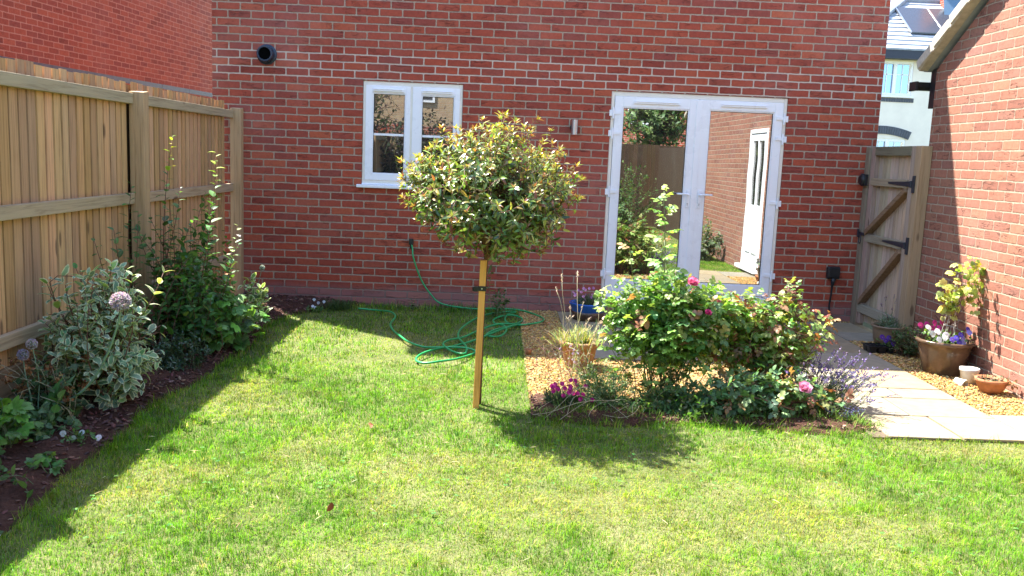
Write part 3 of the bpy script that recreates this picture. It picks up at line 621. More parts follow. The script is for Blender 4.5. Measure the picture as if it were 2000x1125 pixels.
# side door, seen only in the patio door's glass
dm = MB(); X_ = GX-.012
dm.box((X_, DY0, .10), (X_+.07, DY0+.05, 2.1)).box((X_, DY1-.05, .10), (X_+.07, DY1, 2.1)).box((X_, DY0+.05, 2.04), (X_+.07, DY1-.05, 2.1)).box((GX-.09, DY0-.06, .05), (X_+.07, DY1+.06, .10))
sf = dm.build('door_frame', M['upvc'], gar, bevel=.004)
dd_ = MB(); dd_.box((X_+.01, DY0+.055, .11), (X_+.06, DY1-.055, 1.0)).box((X_+.01, DY0+.055, 1.0), (X_+.06, DY0+.17, 2.03)).box((X_+.01, DY1-.17, 1.0), (X_+.06, DY1-.055, 2.03)).box((X_+.01, DY0+.17, 1.93), (X_+.06, DY1-.17, 2.03)).box((X_+.01, (DY0+DY1)/2-.03, 1.0), (X_+.06, (DY0+DY1)/2+.03, 1.93))
for a_ in (DY0+.16, (DY0+DY1)/2+.04): dd_.box((X_-.004, a_, .3), (X_+.01, a_+.25, .85))
sd = dd_.build('door', M['upvc'], gar, bevel=.006)
for a_, b_ in ((DY0+.17, (DY0+DY1)/2-.03), ((DY0+DY1)/2+.03, DY1-.17)): MB().box((X_+.03, a_, 1.0), (X_+.04, b_, 1.93)).build('pane', M['glass'], sd)

# ------------------------------------------------------------------ neighbour's house beyond the fence
nb = thing('neighbour_house', 'orange red brick house wall rising beyond the fence, top left', 'house', (-2.6, 7.8, 0))
nb.rotation_euler = (0, 0, -math.radians(5.9))
def local(name, mbuild, mat, parent):
    me = bpy.data.meshes.new(name); me.from_pydata(mbuild.v, [], mbuild.f); me.update(); me.materials.append(mat)
    o = bpy.data.objects.new(name, me); COL.objects.link(o); o.parent = parent; return o
m = MB(); m.box((-9, -16, -.1), (0, 4, 5.0)); local('wall', m, M['brick_neighbour'], nb)
m = MB(); m.box((-.02, -16.01, 2.41), (.006, 4, 2.485)); 
for i in range(20): m.box((.006, -15.9+i*1.0, 2.412), (.0085, -15.9+i*1.0+.99, 2.483))
local('blue_brick_course', m, M['blue_brick'], nb)
m = MB(); m.add([(.25,-16.3,4.95),(.25,4.3,4.95),(-4.5,4.3,7.6),(-4.5,-16.3,7.6),(-9.3,-16.3,4.95),(-9.3,4.3,4.95)], [(0,1,2,3),(3,2,5,4),(0,3,4),(1,5,2),(0,4,5,1)]); local('roof', m, M['slate_tile'], nb)

# ------------------------------------------------------------------ far white house
fh = thing('rendered_house', 'white rendered house with grey tiled roof and solar panels, beyond the gate', 'house', (14, 19, 0))
FX0, FX1, FY = 8.5, 19.0, 17.0
M['sky_glass'] = mat_glass('sky_glass', (.10, .16, .26), .35, (.42, .68, 1.0))  # blue of the reflected sky put into the pane and gloss colours
W1 = (12.95, 14.42, 3.74, 4.70); W2 = (12.9, 14.40, 1.25, 2.52)
m = wall_with_holes('wall', FX0, FX1, -.1, 4.95, FY, FY+.3, [W1, W2], M['render'], fh); m.box((FX0, FY+.3, -.1), (FX0+.3, 21.4, 4.95)).box((FX1-.3, FY+.3, -.1), (FX1, 21.4, 4.95)).build('wall', M['render'], fh)
for (a, b, c_, d) in (W1, W2):
    s = MB(); t_ = .06; k_ = 3 if c_ > 3 else 3
    s.box((a, FY+.02, c_), (a+t_, FY+.1, d)).box((b-t_, FY+.02, c_), (b, FY+.1, d)).box((a+t_, FY+.02, c_), (b-t_, FY+.1, c_+.07)).box((a+t_, FY+.02, d-.08), (b-t_, FY+.1, d))
    w_ = (b-a-2*t_)/3
    for i in (1, 2): s.box((a+t_+w_*i-.05, FY+.015, c_+.07), (a+t_+w_*i+.05, FY+.1, d-.08))
    wfr = s.build('window', M['upvc'], fh)
    for i in range(3):
        x0 = a+t_+w_*i+.05; x1 = a+t_+w_*(i+1)-.05; MB().box((x0-.01, FY+.07, c_+.07), (x1+.01, FY+.09, d-.08)).build('pane', M['sky_glass'], wfr)
        g_ = MB(); g_.box(((x0+x1)/2-.012, FY+.055, c_+.07), ((x0+x1)/2+.012, FY+.068, d-.08)).box((x0, FY+.055, d-.38), (x1, FY+.068, d-.355)); g_.build('glazing_bar', M['upvc'], wfr)
    MB().box((a-.05, FY-.06, c_-.05), (b+.05, FY+.1, c_)).build('sill', M['upvc'], wfr)
m = MB()
for i in range(22): x = 12.9+i*.0735; m.box((x, FY-.02, 3.56), (x+.062, FY+.0, 3.675))
m.build('brick_sill', M['blue_brick'], fh)
m = MB(); N_ = 24
for i in range(N_):
    a0 = -.36+.72*i/N_; a1 = -.36+.72*(i+.84)/N_; R1, R2 = 2.25, 2.48; cx, cz = 13.68, .40
    P = [(cx+R*math.sin(a), y, cz+R*math.cos(a)) for y in (FY-.03, FY+.0) for R, a in ((R1, a0), (R1, a1), (R2, a1), (R2, a0))]
    m.add(P, [(0,1,2,3),(7,6,5,4),(4,5,1,0),(5,6,2,1),(6,7,3,2),(7,4,0,3)])
m.build('brick_arch', M['blue_brick'], fh)
MB().box((FX0-.2, 16.68, 4.74), (FX1, FY, 5.0)).build('fascia', M['fascia_dark'], fh)
def roofz(y): return 5.0+.7*(y-16.68)
rl = 14.93; yr = 19.2
m = MB(); nrow = 12
for i in range(nrow):   # each tile course a real overlapping strip; hipped at the left
    ya = 16.66+(yr-16.66)*i/nrow; yb = 16.66+(yr-16.66)*(i+1.08)/nrow; hx = lambda y: rl-(yr-y)*1.0
    za, zb_ = roofz(ya)+.035, roofz(yb)+.0
    m.add([(hx(ya), ya, za), (FX1, ya, za), (FX1, yb, zb_), (hx(yb), yb, zb_), (hx(ya), ya, za-.05), (FX1, ya, za-.05)], [(0,1,2,3),(4,5,1,0)])
m.add([(rl-(yr-16.66), 16.66, 5.0), (rl, yr, roofz(yr)), (rl-(yr-16.66), 21.74, 5.0)], [(0,1,2)]); m.add([(rl, yr, roofz(yr)), (FX1, yr, roofz(yr)), (FX1, 21.74, 5.0), (rl-2.54, 21.74, 5.0)], [(0,1,2,3)])
rf = m.build('roof', M['slate_tile'], fh)
hp = MB()
hp.tube([(rl-(yr-16.66)-.02, 16.64, 5.04), (rl, yr, roofz(yr)+.05)], .09, 8).tube([(rl, yr, roofz(yr)+.04), (FX1, yr, roofz(yr)+.04)], .10, 8).build('ridge_tiles', M['slate_tile'], rf)
MB().box((15.95, 18.7, 6.2), (17.1, 19.5, 8.0)).build('chimney', M['brick'], fh)
MB().add([(15.75, 18.28, roofz(18.28)+.06), (17.4, 18.28, roofz(18.28)+.06), (17.4, 18.69, 6.9), (15.85, 18.69, 6.9)], [(0,1,2,3)]).box((15.9, 18.60, 6.3), (17.3, 18.69, 6.86)).build('lead_flashing', M['lead'], fh)
for k_, (x0, x1) in enumerate(((14.42, 15.36), (15.40, 16.34))):
    sh = 0; ya, yb = 17.35, 18.62
    P = []
    for dz in (.07, .11): P += [(x0, ya, roofz(ya)+dz), (x1, ya, roofz(ya)+dz), (x1, yb, roofz(yb)+dz), (x0, yb, roofz(yb)+dz)]
    sp = MB().add(P, [(3,2,1,0),(4,5,6,7),(0,1,5,4),(1,2,6,5),(2,3,7,6),(3,0,4,7)]).build('solar_panel', M['solar'], fh)
    MB().bar((x0-.02, ya, roofz(ya)+.10), (x0-.02, yb, roofz(yb)+.10), .035, .05).build('rail', M['steel'], sp)

# ------------------------------------------------------------------ fences
def board_tint(): 
    b = rng.uniform(.68, 1.08); return (.61*b*rng.uniform(.94, 1.06), .365*b, .18*b*rng.uniform(.85, 1.15))
def fence_run(name, label, p0, axis, length, xf, posts, group):
    """axis 'Y': fence plane x = xf facing +x.  boards behind, rails in front"""
    t = thing(name, label, 'fence', (xf, p0, 0), group)
    m = MB(); y = p0; x1 = xf-.036; ye_ = p0+length-(.10 if name == 'garden_fence' else 0)
    while y < ye_:
        w = rng.uniform(.092, .106); zt = 1.97+rng.uniform(-.008, .008); a = rng.uniform(-.003, .003); gp = .009
        near = any(yp-.125 < y < yp-.02 for yp in posts if yp < -.5)
        if not near:
            tn = board_tint()
            m.add([(x1-.014, y, .30), (x1+a, y, .30), (x1-.006, y+w-gp, .30), (x1-.016, y+w-gp, .30), (x1-.014, y, zt), (x1+a, y, zt), (x1-.006, y+w-gp, zt), (x1-.016, y+w-gp, zt)],
                  [(3,2,1,0),(4,5,6,7),(0,1,5,4),(1,2,6,5),(2,3,7,6),(3,0,4,7)], tn)
        y += w
    m.box((x1-.040, p0, .28), (x1-.030, ye_, 1.955), (.20, .13, .07))  # added backing sheet; shade in the board gaps put into its dark tint
    m.build('boards', M['fence'], t)
    for z0, z1 in ((1.818, 1.892), (1.112, 1.190), (.412, .490)):
        m = MB(); ps = sorted(posts)
        for a, b in zip(ps[:-1], ps[1:]):
            dz = rng.uniform(-.006, .006); m.box((xf-.036, a+.05, z0+dz), (xf+.004, b-.05, z1+dz), (.43*rng.uniform(.92, 1.05), .325, .205))
        m.build('rail', M['rail'], t, bevel=.004)
    m = MB(); m.box((xf-.05, p0, -.05), (xf-.012, p0+length, .295), (.30, .19, .10)); m.build('gravel_board', M['rail'], t, bevel=.003)
    for yp in posts:
        big = yp < -.2; w = .05; m = MB(); zt = 1.915 if big else 1.925
        m.add([(xf-.03, yp-w, -.1), (xf+.075, yp-w, -.1), (xf+.075, yp+w, -.1), (xf-.03, yp+w, -.1), (xf-.03, yp-w, zt-.008), (xf+.075, yp-w, zt-.012), (xf+.075, yp+w, zt), (xf-.03, yp+w, zt)], [(3,2,1,0),(4,5,6,7),(0,1,5,4),(1,2,6,5),(2,3,7,6),(3,0,4,7)], (.46, .31, .17))
        m.build('post', M['fence'], t, bevel=.005)
    return t
fence_run('garden_fence', 'tall closeboard wooden fence with rails and posts along the left border', -12.4, 'Y', 12.22, .121, [-.052, -2.46, -4.9, -7.3, -9.7, -12.2], None)
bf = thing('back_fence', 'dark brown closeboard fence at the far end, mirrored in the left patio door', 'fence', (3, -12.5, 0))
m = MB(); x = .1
while x < 8: m.box((x, -12.52, 0), (x+.098, -12.50+rng.uniform(-.004, .004), 1.97), tuple(.10*c_ for c_ in board_tint())); x += .102  # brown board tint scaled down, shade put into the colour
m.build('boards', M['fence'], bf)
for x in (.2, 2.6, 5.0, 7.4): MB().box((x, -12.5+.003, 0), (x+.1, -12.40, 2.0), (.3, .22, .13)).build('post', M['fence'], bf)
m = MB(); m.box((6.5, -12.4, 0), (6.54, -8.95, 1.9), (.06, .04, .025)); tag(m.build('side_fence', M['fence']), 'short wooden fence run beyond the garage, behind the camera', 'fence')

# gate, edge-on along the passage
t = thing('garden_gate', 'weathered wooden ledged and braced gate between house and garage', 'gate', (6.43, -.6, 0))
gc = lambda k=1: (.46*k*rng.uniform(.9, 1.1), .38*k*rng.uniform(.93, 1.05), .27*k*rng.uniform(.85, 1.1))
m = MB(); y = -.16
while y > -1.04:
    m.box((6.452, max(y-.080, -1.06), .07), (6.468+rng.uniform(-.003, .003), y-.001, 1.79), gc(rng.uniform(1.15, 1.7))); y -= .088
m.build('boards', M['gate_wood'], t, bevel=.002)
fm = MB(); fm.box((6.408, -.245, .05), (6.451, -.15, 1.80), gc(1.0)).box((6.408, -1.09, .05), (6.451, -1.01, 1.80), gc(1.05)); fm.build('stile', M['gate_wood'], t, bevel=.004)
for z0, z1, a, b in ((1.715, 1.80, -.246, -1.009), (1.425, 1.50, -.20, -1.0), (.87, .945, -.20, -1.0), (.16, .245, -.17, -1.0)):
    MB().box((6.400, b, z0), (6.4505, a, z1), tuple(q*(.5 if z0 > 1.6 else .85) for q in gc(.85))).build('rail', M['rail'], t, bevel=.004)
for a, b in (((6.426, -1.0, 1.41), (6.426, -.20, .955)), ((6.426, -1.0, .855), (6.426, -.20, .255))):
    MB().bar(a, b, .048, .085, (.24, .15, .085), (1, 0, 0)).build('brace', M['rail'], t, bevel=.004)
for z in (1.463, .917):
    m = MB(); m.add([(6.392, -.62, z-.008), (6.392, -.62, z+.008), (6.392, -1.09, z+.026), (6.392, -1.09, z-.026), (6.399, -.62, z-.008), (6.399, -.62, z+.008), (6.399, -1.09, z+.026), (6.399, -1.09, z-.026)], [(0,1,2,3),(7,6,5,4),(4,5,1,0),(5,6,2,1),(6,7,3,2),(7,4,0,3)])
    m.box((6.386, -1.165, z-.075), (6.3985, -1.125, z+.075)).tube([(6.388, -1.108, z-.03), (6.388, -1.108, z+.03)], .011, 8); m.build('hinge', M['black_iron'], t, bevel=.002)
m = MB(); m.lathe([(0, 0), (.05, 0), (.062, .012), (.062, .04), (.04, .058), (0, .06)], (6.40, -.075, 1.475), 20, tilt=Matrix.Rotation(-PI/2, 3, 'Y')).box((6.37, -.14, 1.42), (6.40, -.03, 1.53)); m.build('lock', M['black_plastic'], t, bevel=.004)
m = MB(); m.box((6.390, -.17, .925), (6.4075, -.02, .955)).box((6.38, -.075, .90), (6.3895, -.04, .985)); 
ring = [(6.382, -.12+.028*math.sin(a), .885+.042*math.cos(a)) for a in np.linspace(0, 2*PI, 17)]; m.tube(ring, .005, 6, cap=False); m.build('latch', M['black_iron'], t, bevel=.002)
t = tag(MB().box((6.408, -.10, -.1), (6.507, -.003, 1.80), (.34, .28, .19)).build('gate_post', M['gate_wood'], None, bevel=.005), 'wooden gate post fixed to the corner of the house', 'post')
t = tag(MB().box((6.40, -1.215, -.1), (6.498, -1.105, 1.80), (.38, .27, .16)).build('gate_post', M['fence'], None, bevel=.005), 'wide brown hinge post of the gate against the garage wall', 'post')
# ------------------------------------------------------------------ plants
def stems_build(m, name, mat, parent): return m.build(name, mat, parent, smooth=True)
def taper_tube(m, p, r0, r1, sides=5): m.tube(p.tolist(), list(np.linspace(r0, r1, len(p))), sides)

# --- the standard tree
t = thing('photinia_tree', 'small lollipop tree with round red and yellow green crown, in front of the window', 'tree', (2.70, -3.56, 0))
tk = MB(); base = np.array([2.672, -3.53, 0]); top = np.array([2.69, -3.54, .98])
p = curve(base, top, .012, 8); taper_tube(tk, p, .017, .013, 9); stems_build(tk, 'trunk', M['bark_brown'], t)
br = MB(); lv = Leaves(); cc = np.array([2.695, -3.57, 1.32]); R = np.array([.615, .56, .425])
def env(d):
    k = 1+.10*math.sin(3.1*d[0]+1)+.08*math.sin(4.3*d[1]+2.5*d[2])+.06*math.sin(8*d[0]+6*d[2])+.03*math.sin(15*d[2]+9*d[0])-.03*d[0]
    if d[2] < 0: k *= 1-.06*d[2]**2
    return k
NEW = [(.37, .27, .08), (.30, .13, .06), (.27, .33, .08), (.38, .34, .12), (.22, .08, .05)]
OLD = [(.06, .125, .045), (.11, .20, .06), (.18, .28, .075), (.27, .36, .09)]
mains = []
for i in range(11):
    a = i*2.4; d = np.array([math.cos(a)*.8, math.sin(a)*.8, .25+.9*rng.random()]); d /= np.linalg.norm(d)
    st = np.array([2.688, -3.54, .86+.12*rng.random()]); en = cc+d*R*.5+np.array([0, 0, .03]); q = curve(st, en, .07, 7); taper_tube(br, q, .010, .006, 6); mains.append(q)
for i in range(660):
    d = rdir(1, .08)[0]; rad = (.50+.50*rng.random()**.5)*env(d)
    if rng.random() < .16 and d[2] > .25: rad *= 1.05+.09*rng.random()
    tip = cc+d*R*rad
    if tip[2] < .93: tip[2] = .93+.06*rng.random()+.0*tip[2]
    q = mains[rng.integers(len(mains))]; k = min(mains, key=lambda q_: np.linalg.norm(q_[-1]-tip)) if rng.random() < .8 else q
    s0 = k[rng.integers(3, 7)]
    L = np.linalg.norm(tip-s0)
    w = curve(s0, tip, .10, 7, upstart=-.10 if d[2] > -.2 else .08)
    taper_tube(br, w, .0042, .0018, 4)
    outer = rad > .85; hi = (tip[2]-.93)/.85
    pn = np.clip(.08+.62*hi+(.22 if outer else -.12), 0, .92)
    n = int(13+8*rng.random())
    c = mixcols(n, OLD, [3, 3, 2.5, 1.6] if hi < .45 else [1.4, 2.4, 3, 3]); yn = rng.random(n) < pn*.55*np.linspace(.2, 1.3, n); c[yn] = mixcols(yn.sum(), NEW, [2, 1.0, 4, 2.4, .4])
    along(lv, w, n, max(.1, 1-.30/L) if L > .3 else .15, .97, .057, .0185, c, 'lance', .95, .28, .22, taper=.2)
    if rng.random() < pn+.12:
        m_ = 7; e = w[-1]; D0 = unit(w[-1]-w[-2]); D0 = unit(D0*.6+np.array([0, 0, .75])); a = np.arange(m_)*2.4+rng.uniform(0, 6); g = np.linspace(.25, 1.0, m_)
        A = unit(np.cross(D0, [.2, 1, .1])); B = np.cross(D0, A); O = np.cos(a)[:, None]*A+np.sin(a)[:, None]*B
        dl_ = D0*np.cos(g)[:, None]+O*np.sin(g)[:, None]; lv.add(e+0*O, dl_, -O*.8+D0*.5, .044*rng.uniform(.6, 1.2, m_), .0125, mixcols(m_, NEW, [3, 1.8, 2.4, 3, .9]), 'lance', .3, .3)
stems_build(br, 'branches', M['stem_red'], t); lv.build('crown', M['leaf_gloss'], t)
st = thing('tree_stake', 'square orange brown timber stake holding up the little tree', 'stake', (2.655, -3.62, 0))
m = MB(); hw = .0195
lo, hi_ = Vector((2.656, -3.62, -.1)), Vector((2.672, -3.62, .93)); m.bar(lo, hi_, 2*hw, 2*hw, (.80, .40, .10), (1, 0, 0)); m.build('post', M['stake'], st, bevel=.003)
m = MB(); a_ = [(2.669+.030*math.cos(q)*1.0+.012, -3.60+.045*math.sin(q), .757) for q in np.linspace(0, 2*PI, 25)]
for z in (0,): m.tube(a_, .0028, 4, cap=False)
m.box((2.643, -3.6475, .742), (2.695, -3.6405, .772)).box((2.618, -3.65, .738), (2.6445, -3.625, .768)).lathe([(.016, -.012), (.016, .012), (0, .012)], (2.625, -3.63, .752), 12); m.build('tie', M['black_plastic'], st, bevel=.002)
MB().lathe([(0, 0), (.005, 0), (.005, .003), (0, .003)], (2.668, -3.648, .757), 10, tilt=Rx(PI/2)).build('screw', M['steel'], st)

# --- generic shrub
def shrub(t, c, R, nst, leafn, L, W, pal, wts, mat, shape='oval', ang=.9, stem='stem_green', sr=.003, base_r=.06, zmin=.03, t0=.3, droop=.3, opposite=False, parts=('foliage', 'stems'), up=.5, ups=.2, shell=.55, fold=.25, bot=None):
    lv = Leaves(); sm = MB(); c = np.array(c, float); R = np.array(R)
    for i in range(nst):
        d = rdir(1, ups)[0]; rad = shell+(1-shell)*rng.random()**.6; tip = c+d*R*rad*(1+.08*rng.normal()); tip[2] = max(tip[2], zmin+.05*rng.random())
        b = np.array([c[0]+base_r*rng.normal(), c[1]+base_r*rng.normal(), .0 if bot is None else bot])
        q = curve(b, tip, .10, 8, upstart=.12); taper_tube(sm, q, sr, sr*.5, 4); n = int(leafn*rng.uniform(.7, 1.3))
        along(lv, q, n, t0, 1, L, W, mixcols(n, pal, wts), shape, ang, droop, fold, opposite=opposite, up=up)
    f = lv.build(parts[0], mat, t); s = stems_build(sm, parts[1], M[stem], t); return f, s

# variegated dogwood
t = thing('variegated_dogwood', 'bushy shrub with grey green leaves edged in cream, against the fence on the left', 'shrub', (.47, -3.95, 0))
DG = [(.18, .31, .20), (.15, .26, .17), (.23, .37, .24), (.27, .38, .19)]
lv = Leaves(); sm = MB()
for i in range(160):
    d = rdir(1, .45)[0]; rad = .5+.5*rng.random()**.6; tip = np.array([.49, -3.93, .38])+d*np.array([.33, .34, .46])*rad
    tip[2] = max(tip[2], .03+.1*rng.random()); tip[0] = max(tip[0], .15)
    q = curve((.46+.05*rng.normal(), -3.95+.05*rng.normal(), .02), tip, .09, 8, upstart=.1); taper_tube(sm, q, .0045, .0018, 5)
    n = int(rng.uniform(11, 17)); along(lv, q, n, .35, 1, .078, .040, mixcols(n, DG, [3, 2, 3, 1]), 'oval', 1.0, .35, .18, opposite=True, taper=.35)
for tp in ((.80, -3.8, .80), (.56, -3.95, .86), (.62, -3.9, .82), (.68, -3.95, .80), (.22, -4.0, .74)):
    q = curve((.5, -3.95, .3), tp, .06, 8, upstart=.05); taper_tube(sm, q, .004, .0018, 5); along(lv, q, 10, .5, 1, .085, .040, mixcols(10, [(.3, .42, .14), (.2, .3, .14)], [1, 1]), 'oval', .8, .2, .2, opposite=True)
lv.build('foliage', M['leaf_varieg'], t); stems_build(sm, 'stems', M['stem_red'], t)

# globe alliums
def floret_ball(lv, c, r, n, col, L=.008, W=.004):
    d = rdir(n); c = np.array(c); k = 5
    for j in range(k):
        o = rdir(n); lv.add(c+d*r*.88, d+o*.9, o, L*rng.uniform(.8, 1.3, n), W, mixcols(n, col, [1]*len(col)), 'oval', .1, .1)
def allium(label, path, r, pal, group='lilac globe alliums in the left border', leaves=0, sr=.007):
    t = thing('allium', label, 'flower', path[0], group)
    sm = MB(); P = np.array(path); tt = np.linspace(0, 1, 18)
    # Catmull-Rom through the path
    pts = []; n = len(P)
    for u in tt*(n-1):
        i = min(int(u), n-2); f = u-i; p0, p1, p2, p3 = P[max(i-1, 0)], P[i], P[i+1], P[min(i+2, n-1)]
        pts.append(.5*((2*p1)+(-p0+p2)*f+(2*p0-5*p1+4*p2-p3)*f*f+(-p0+3*p1-3*p2+p3)*f**3))
    pts = np.array(pts); taper_tube(sm, pts, sr, sr*.62, 8); stems_build(sm, 'stem', M['allium_stem'], t)
    lv = Leaves(); floret_ball(lv, P[-1], r, int(90+3000*r), pal, .3*r, .15*r); lv.build('flower_head', M['petal'], t)
    MB().lathe([(0, -r*.75), (r*.5, -r*.55), (r*.75, 0), (r*.5, r*.55), (0, r*.75)], P[-1], 12).build('seed_core', M['allium_core'], t, smooth=True)
    if leaves:
        lv = Leaves()
        for i in range(leaves):
            a = rng.uniform(-1.0, 1.2); lv.add(np.array(path[0])+[0, 0, .01], [math.cos(a)*.5, math.sin(a)*.3-.15, .8], [0, -1, .3], rng.uniform(.28, .38), .036, cols(1, (.10, .24, .08)), 'strap', .4, .25)
        lv.build('leaf', M['leaf'], t)
M['allium_stem'] = mat_plain('allium_stem', (.16, .27, .16), .5, var=.15); M['allium_core'] = mat_plain('allium_core', (.20, .22, .14), .8, var=.3)
ALC = [(.56, .47, .56), (.66, .60, .62), (.44, .36, .45), (.6, .6, .52)]
allium('large lilac allium head on a thick stem that lies down and curves up', [(0.14, -4.3, 0.02), (0.24, -4.35, 0.174), (0.366, -4.35, 0.16), (0.483, -4.35, 0.169), (0.604, -4.35, 0.264), (0.703, -4.35, 0.436), (0.766, -4.35, 0.619), (0.776, -4.35, 0.717)], .047, ALC, sr=.0085)
allium('higher of the two small lilac alliums by the strap leaves', [(.35, -4.4, .03), (.353, -4.4, .156), (.36, -4.4, .3), (.33, -4.4, .482)], .026, ALC, leaves=3, sr=.004)
allium('lower flat greyish purple allium at the left edge', [(.34, -4.42, .03), (.325, -4.42, .2), (.295, -4.41, .33), (.283, -4.4, .423)], .027, [(.46, .42, .58), (.58, .54, .62), (.34, .32, .45)], sr=.004)
allium('pale green allium bud on a thin stem in front of the house wall', [(.48, -.62, .02), (.47, -.62, .14), (.51, -.61, .3), (.537, -.6, .422)], .024, [(.45, .55, .42), (.55, .62, .5)], group='lilac globe alliums in the left border', sr=.0045)

# brown dried flowers and dark foliage by the alliums
t = thing('faded_perennial', 'plant with dried brown flower clusters and dark leaves under the curved allium', 'plant', (.35, -4.3, 0))
lv = Leaves(); l2 = Leaves(); sm = MB()
for i in range(44):
    tip = np.array([rng.uniform(.17, .54), rng.uniform(-4.5, -4.12), rng.uniform(.10, .42)]); q = curve((.38+.06*rng.normal(), -4.3+.07*rng.normal(), .03), tip, .1, 6, upstart=.1); taper_tube(sm, q, .002, .0012, 4)
    if i % 2: 
        lv = Leaves(); P = q[-1]+rng.normal(size=(34, 3))*.010; lv.add(P, rdir(34), rdir(34), .018, .013, mixcols(34, [(.34, .17, .07), (.24, .11, .05), (.46, .28, .13)], [2, 2, 1]), 'oval', .2, .2); lv.build('flower_head', M['petal'], t)
    n = 9; along(l2, q, n, .15, .8, .055, .036, mixcols(n, [(.05, .10, .035), (.08, .14, .05), (.04, .08, .04)], [2, 1, 1]), 'heart', 1.0, .4)
for i in range(8): sm.tube(curve((.42+.1*rng.normal(), -4.4, .02), (.42+.12*rng.normal(), -4.5, .25*rng.random()+.1), .2, 6).tolist(), .0017, 4)
l2.build('foliage', M['leaf'], t); stems_build(sm, 'stems', M['stem_straw'], t)

def lobed(lv, P, D, N, L, C, W=.62):
    """a palmate leaf from five overlapping lobes"""
    P = np.atleast_2d(P); D = unit(D+0*P); N = unit(N-D*(N*D).sum(1, keepdims=True)); X = np.cross(D, N)
    for a, k in ((0, 1), (.75, .85), (-.75, .85), (1.5, .62), (-1.5, .62)):
        lv.add(P+N*.0006*abs(a), D*math.cos(a)+X*math.sin(a), N, L*k, L*k*W, C, 'oval', .12, .2)
def lobed_plant(name, label, c, R, n, L, pal, wts, base=None, cat='plant', zmin=.04):
    t = thing(name, label, cat, (c[0], c[1], 0)); lv = Leaves(); sm = MB(); c = np.array(c); R = np.array(R)
    for i in range(n):
        d = rdir(1, .35)[0]; tip = c+d*R*(.5+.5*rng.random()**.6); tip[2] = max(tip[2], zmin); q = curve((c[0]+.04*rng.normal(), c[1]+.04*rng.normal(), .01) if base is None else base, tip, .12, 6, upstart=.15)
        taper_tube(sm, q, .0026, .0014, 4); P, D = samp(q, np.array([1.0, .72])); o = unit(tip-c)*[1, 1, .3]
        for k in range(2):
            Dk = unit(o+.5*rng.normal(size=3)+[0, 0, -.25]); lobed(lv, P[k], Dk, np.array([[0, -.25, 1.]])+.35*rng.normal(size=3), L*rng.uniform(.6, 1.15), mixcols(1, pal, wts))
    lv.build('foliage', M['leaf'], t); stems_build(sm, 'stems', M['stem_green'], t); return t
LOB = [(.11, .25, .07), (.15, .32, .08), (.20, .40, .09), (.08, .18, .07)]
lobed_plant('hydrangea', 'bright green lobed leaves at the very left edge of the border', (.36, -4.82, .15), (.20, .20, .15), 44, .075, [(.12, .30, .05), (.18, .36, .07), (.09, .22, .05)], [2, 1, 2])
lobed_plant('geranium', 'broad green lobed foliage spilling onto the lawn below the tall shrub', (.70, -2.32, .22), (.30, .36, .24), 120, .085, LOB, [3, 4, 2, 2])
lobed_plant('weed', 'small green weed with broad leaves at the front of the left border', (.70, -5.0, .05), (.07, .08, .06), 12, .045, [(.12, .26, .05), (.08, .2, .05)], [1, 1])

t = thing('leafy_perennial', 'dark heart shaped leaves filling the border between the hydrangea and the dogwood', 'plant', (.36, -4.5, 0))
shrub(t, (.36, -4.52, .10), (.22, .26, .16), 60, 8, .055, .040, [(.05, .12, .05), (.08, .17, .06), (.11, .22, .07)], [2, 2, 1], M['leaf'], 'heart', sr=.0018, base_r=.12)
t = thing('leafy_perennial', 'low ragged green leaves in the bottom left corner of the border', 'plant', (.5, -5.25, 0))
shrub(t, (.48, -5.3, .05), (.20, .30, .09), 34, 6, .05, .03, [(.07, .16, .05), (.11, .22, .06)], [2, 1], M['leaf'], 'oval', sr=.0018, base_r=.12)
# tall upright shrub with whippy shoots
t = thing('tall_shrub', 'tall dark leaved shrub with long upright shoots against the fence', 'shrub', (.45, -2.6, 0))
lv = Leaves(); sm = MB()
SP = [((.40, -2.7, .0), (.43, -2.6, 1.60), 1), ((.55, -2.5, .0), (.735, -2.6, 1.50), 1), ((.42, -2.75, 0), (.49, -2.62, 1.24), 0), ((.36, -2.75, 0), (.20, -2.75, 1.26), 0), ((.34, -2.7, 0), (.26, -3.2, .98), 0),
      ((.30, -2.9, 0), (.20, -3.35, .92), 0), ((.28, -3.0, 0), (.19, -3.6, .80), 0), ((.5, -2.4, 0), (.60, -2.3, 1.15), 0), ((.5, -2.6, 0), (.57, -2.6, 1.02), 0), ((.6, -2.4, 0), (.86, -2.5, .98), 2),
      ((.4, -2.6, 0), (.36, -2.5, .95), 0), ((.35, -2.8, 0), (.30, -2.9, 1.08), 0), ((.45, -2.6, 0), (.44, -2.7, 1.12), 0), ((.6, -2.2, 0), (.50, -1.6, .85), 0), ((.6, -2.3, 0), (.75, -2.1, .80), 0)]
DK = [(.06, .15, .05), (.085, .20, .06), (.12, .26, .07), (.07, .17, .08)]
for i in range(16): SP.append(((.42+.1*rng.random(), rng.uniform(-3.0, -2.1), 0), (rng.uniform(.17, .5), rng.uniform(-3.5, -1.6), rng.uniform(.65, 1.22)), 0))
for b, e, k in SP:
    q = curve(b, e, .035, 12); taper_tube(sm, q, .0048, .0016, 5); L = np.linalg.norm(q[-1]-q[0]); n = int(L*27)
    c = mixcols(n, DK, [2, 3, 2, 1])
    if k == 1: f = np.linspace(0, 1, n) > .78; c[f] = mixcols(f.sum(), [(.32, .42, .06), (.42, .46, .10), (.20, .34, .05)], [2, 1, 1])  # sunlight on the shoot tips put into their yellow leaf colour
    if k == 2: c[-8:] = mixcols(8, [(.35, .42, .2), (.5, .5, .4)], [1, 1])
    along(lv, q, n, .22, 1, .088, .046, c, 'oval', 1.05, .25, .2, opposite=False, taper=.5)
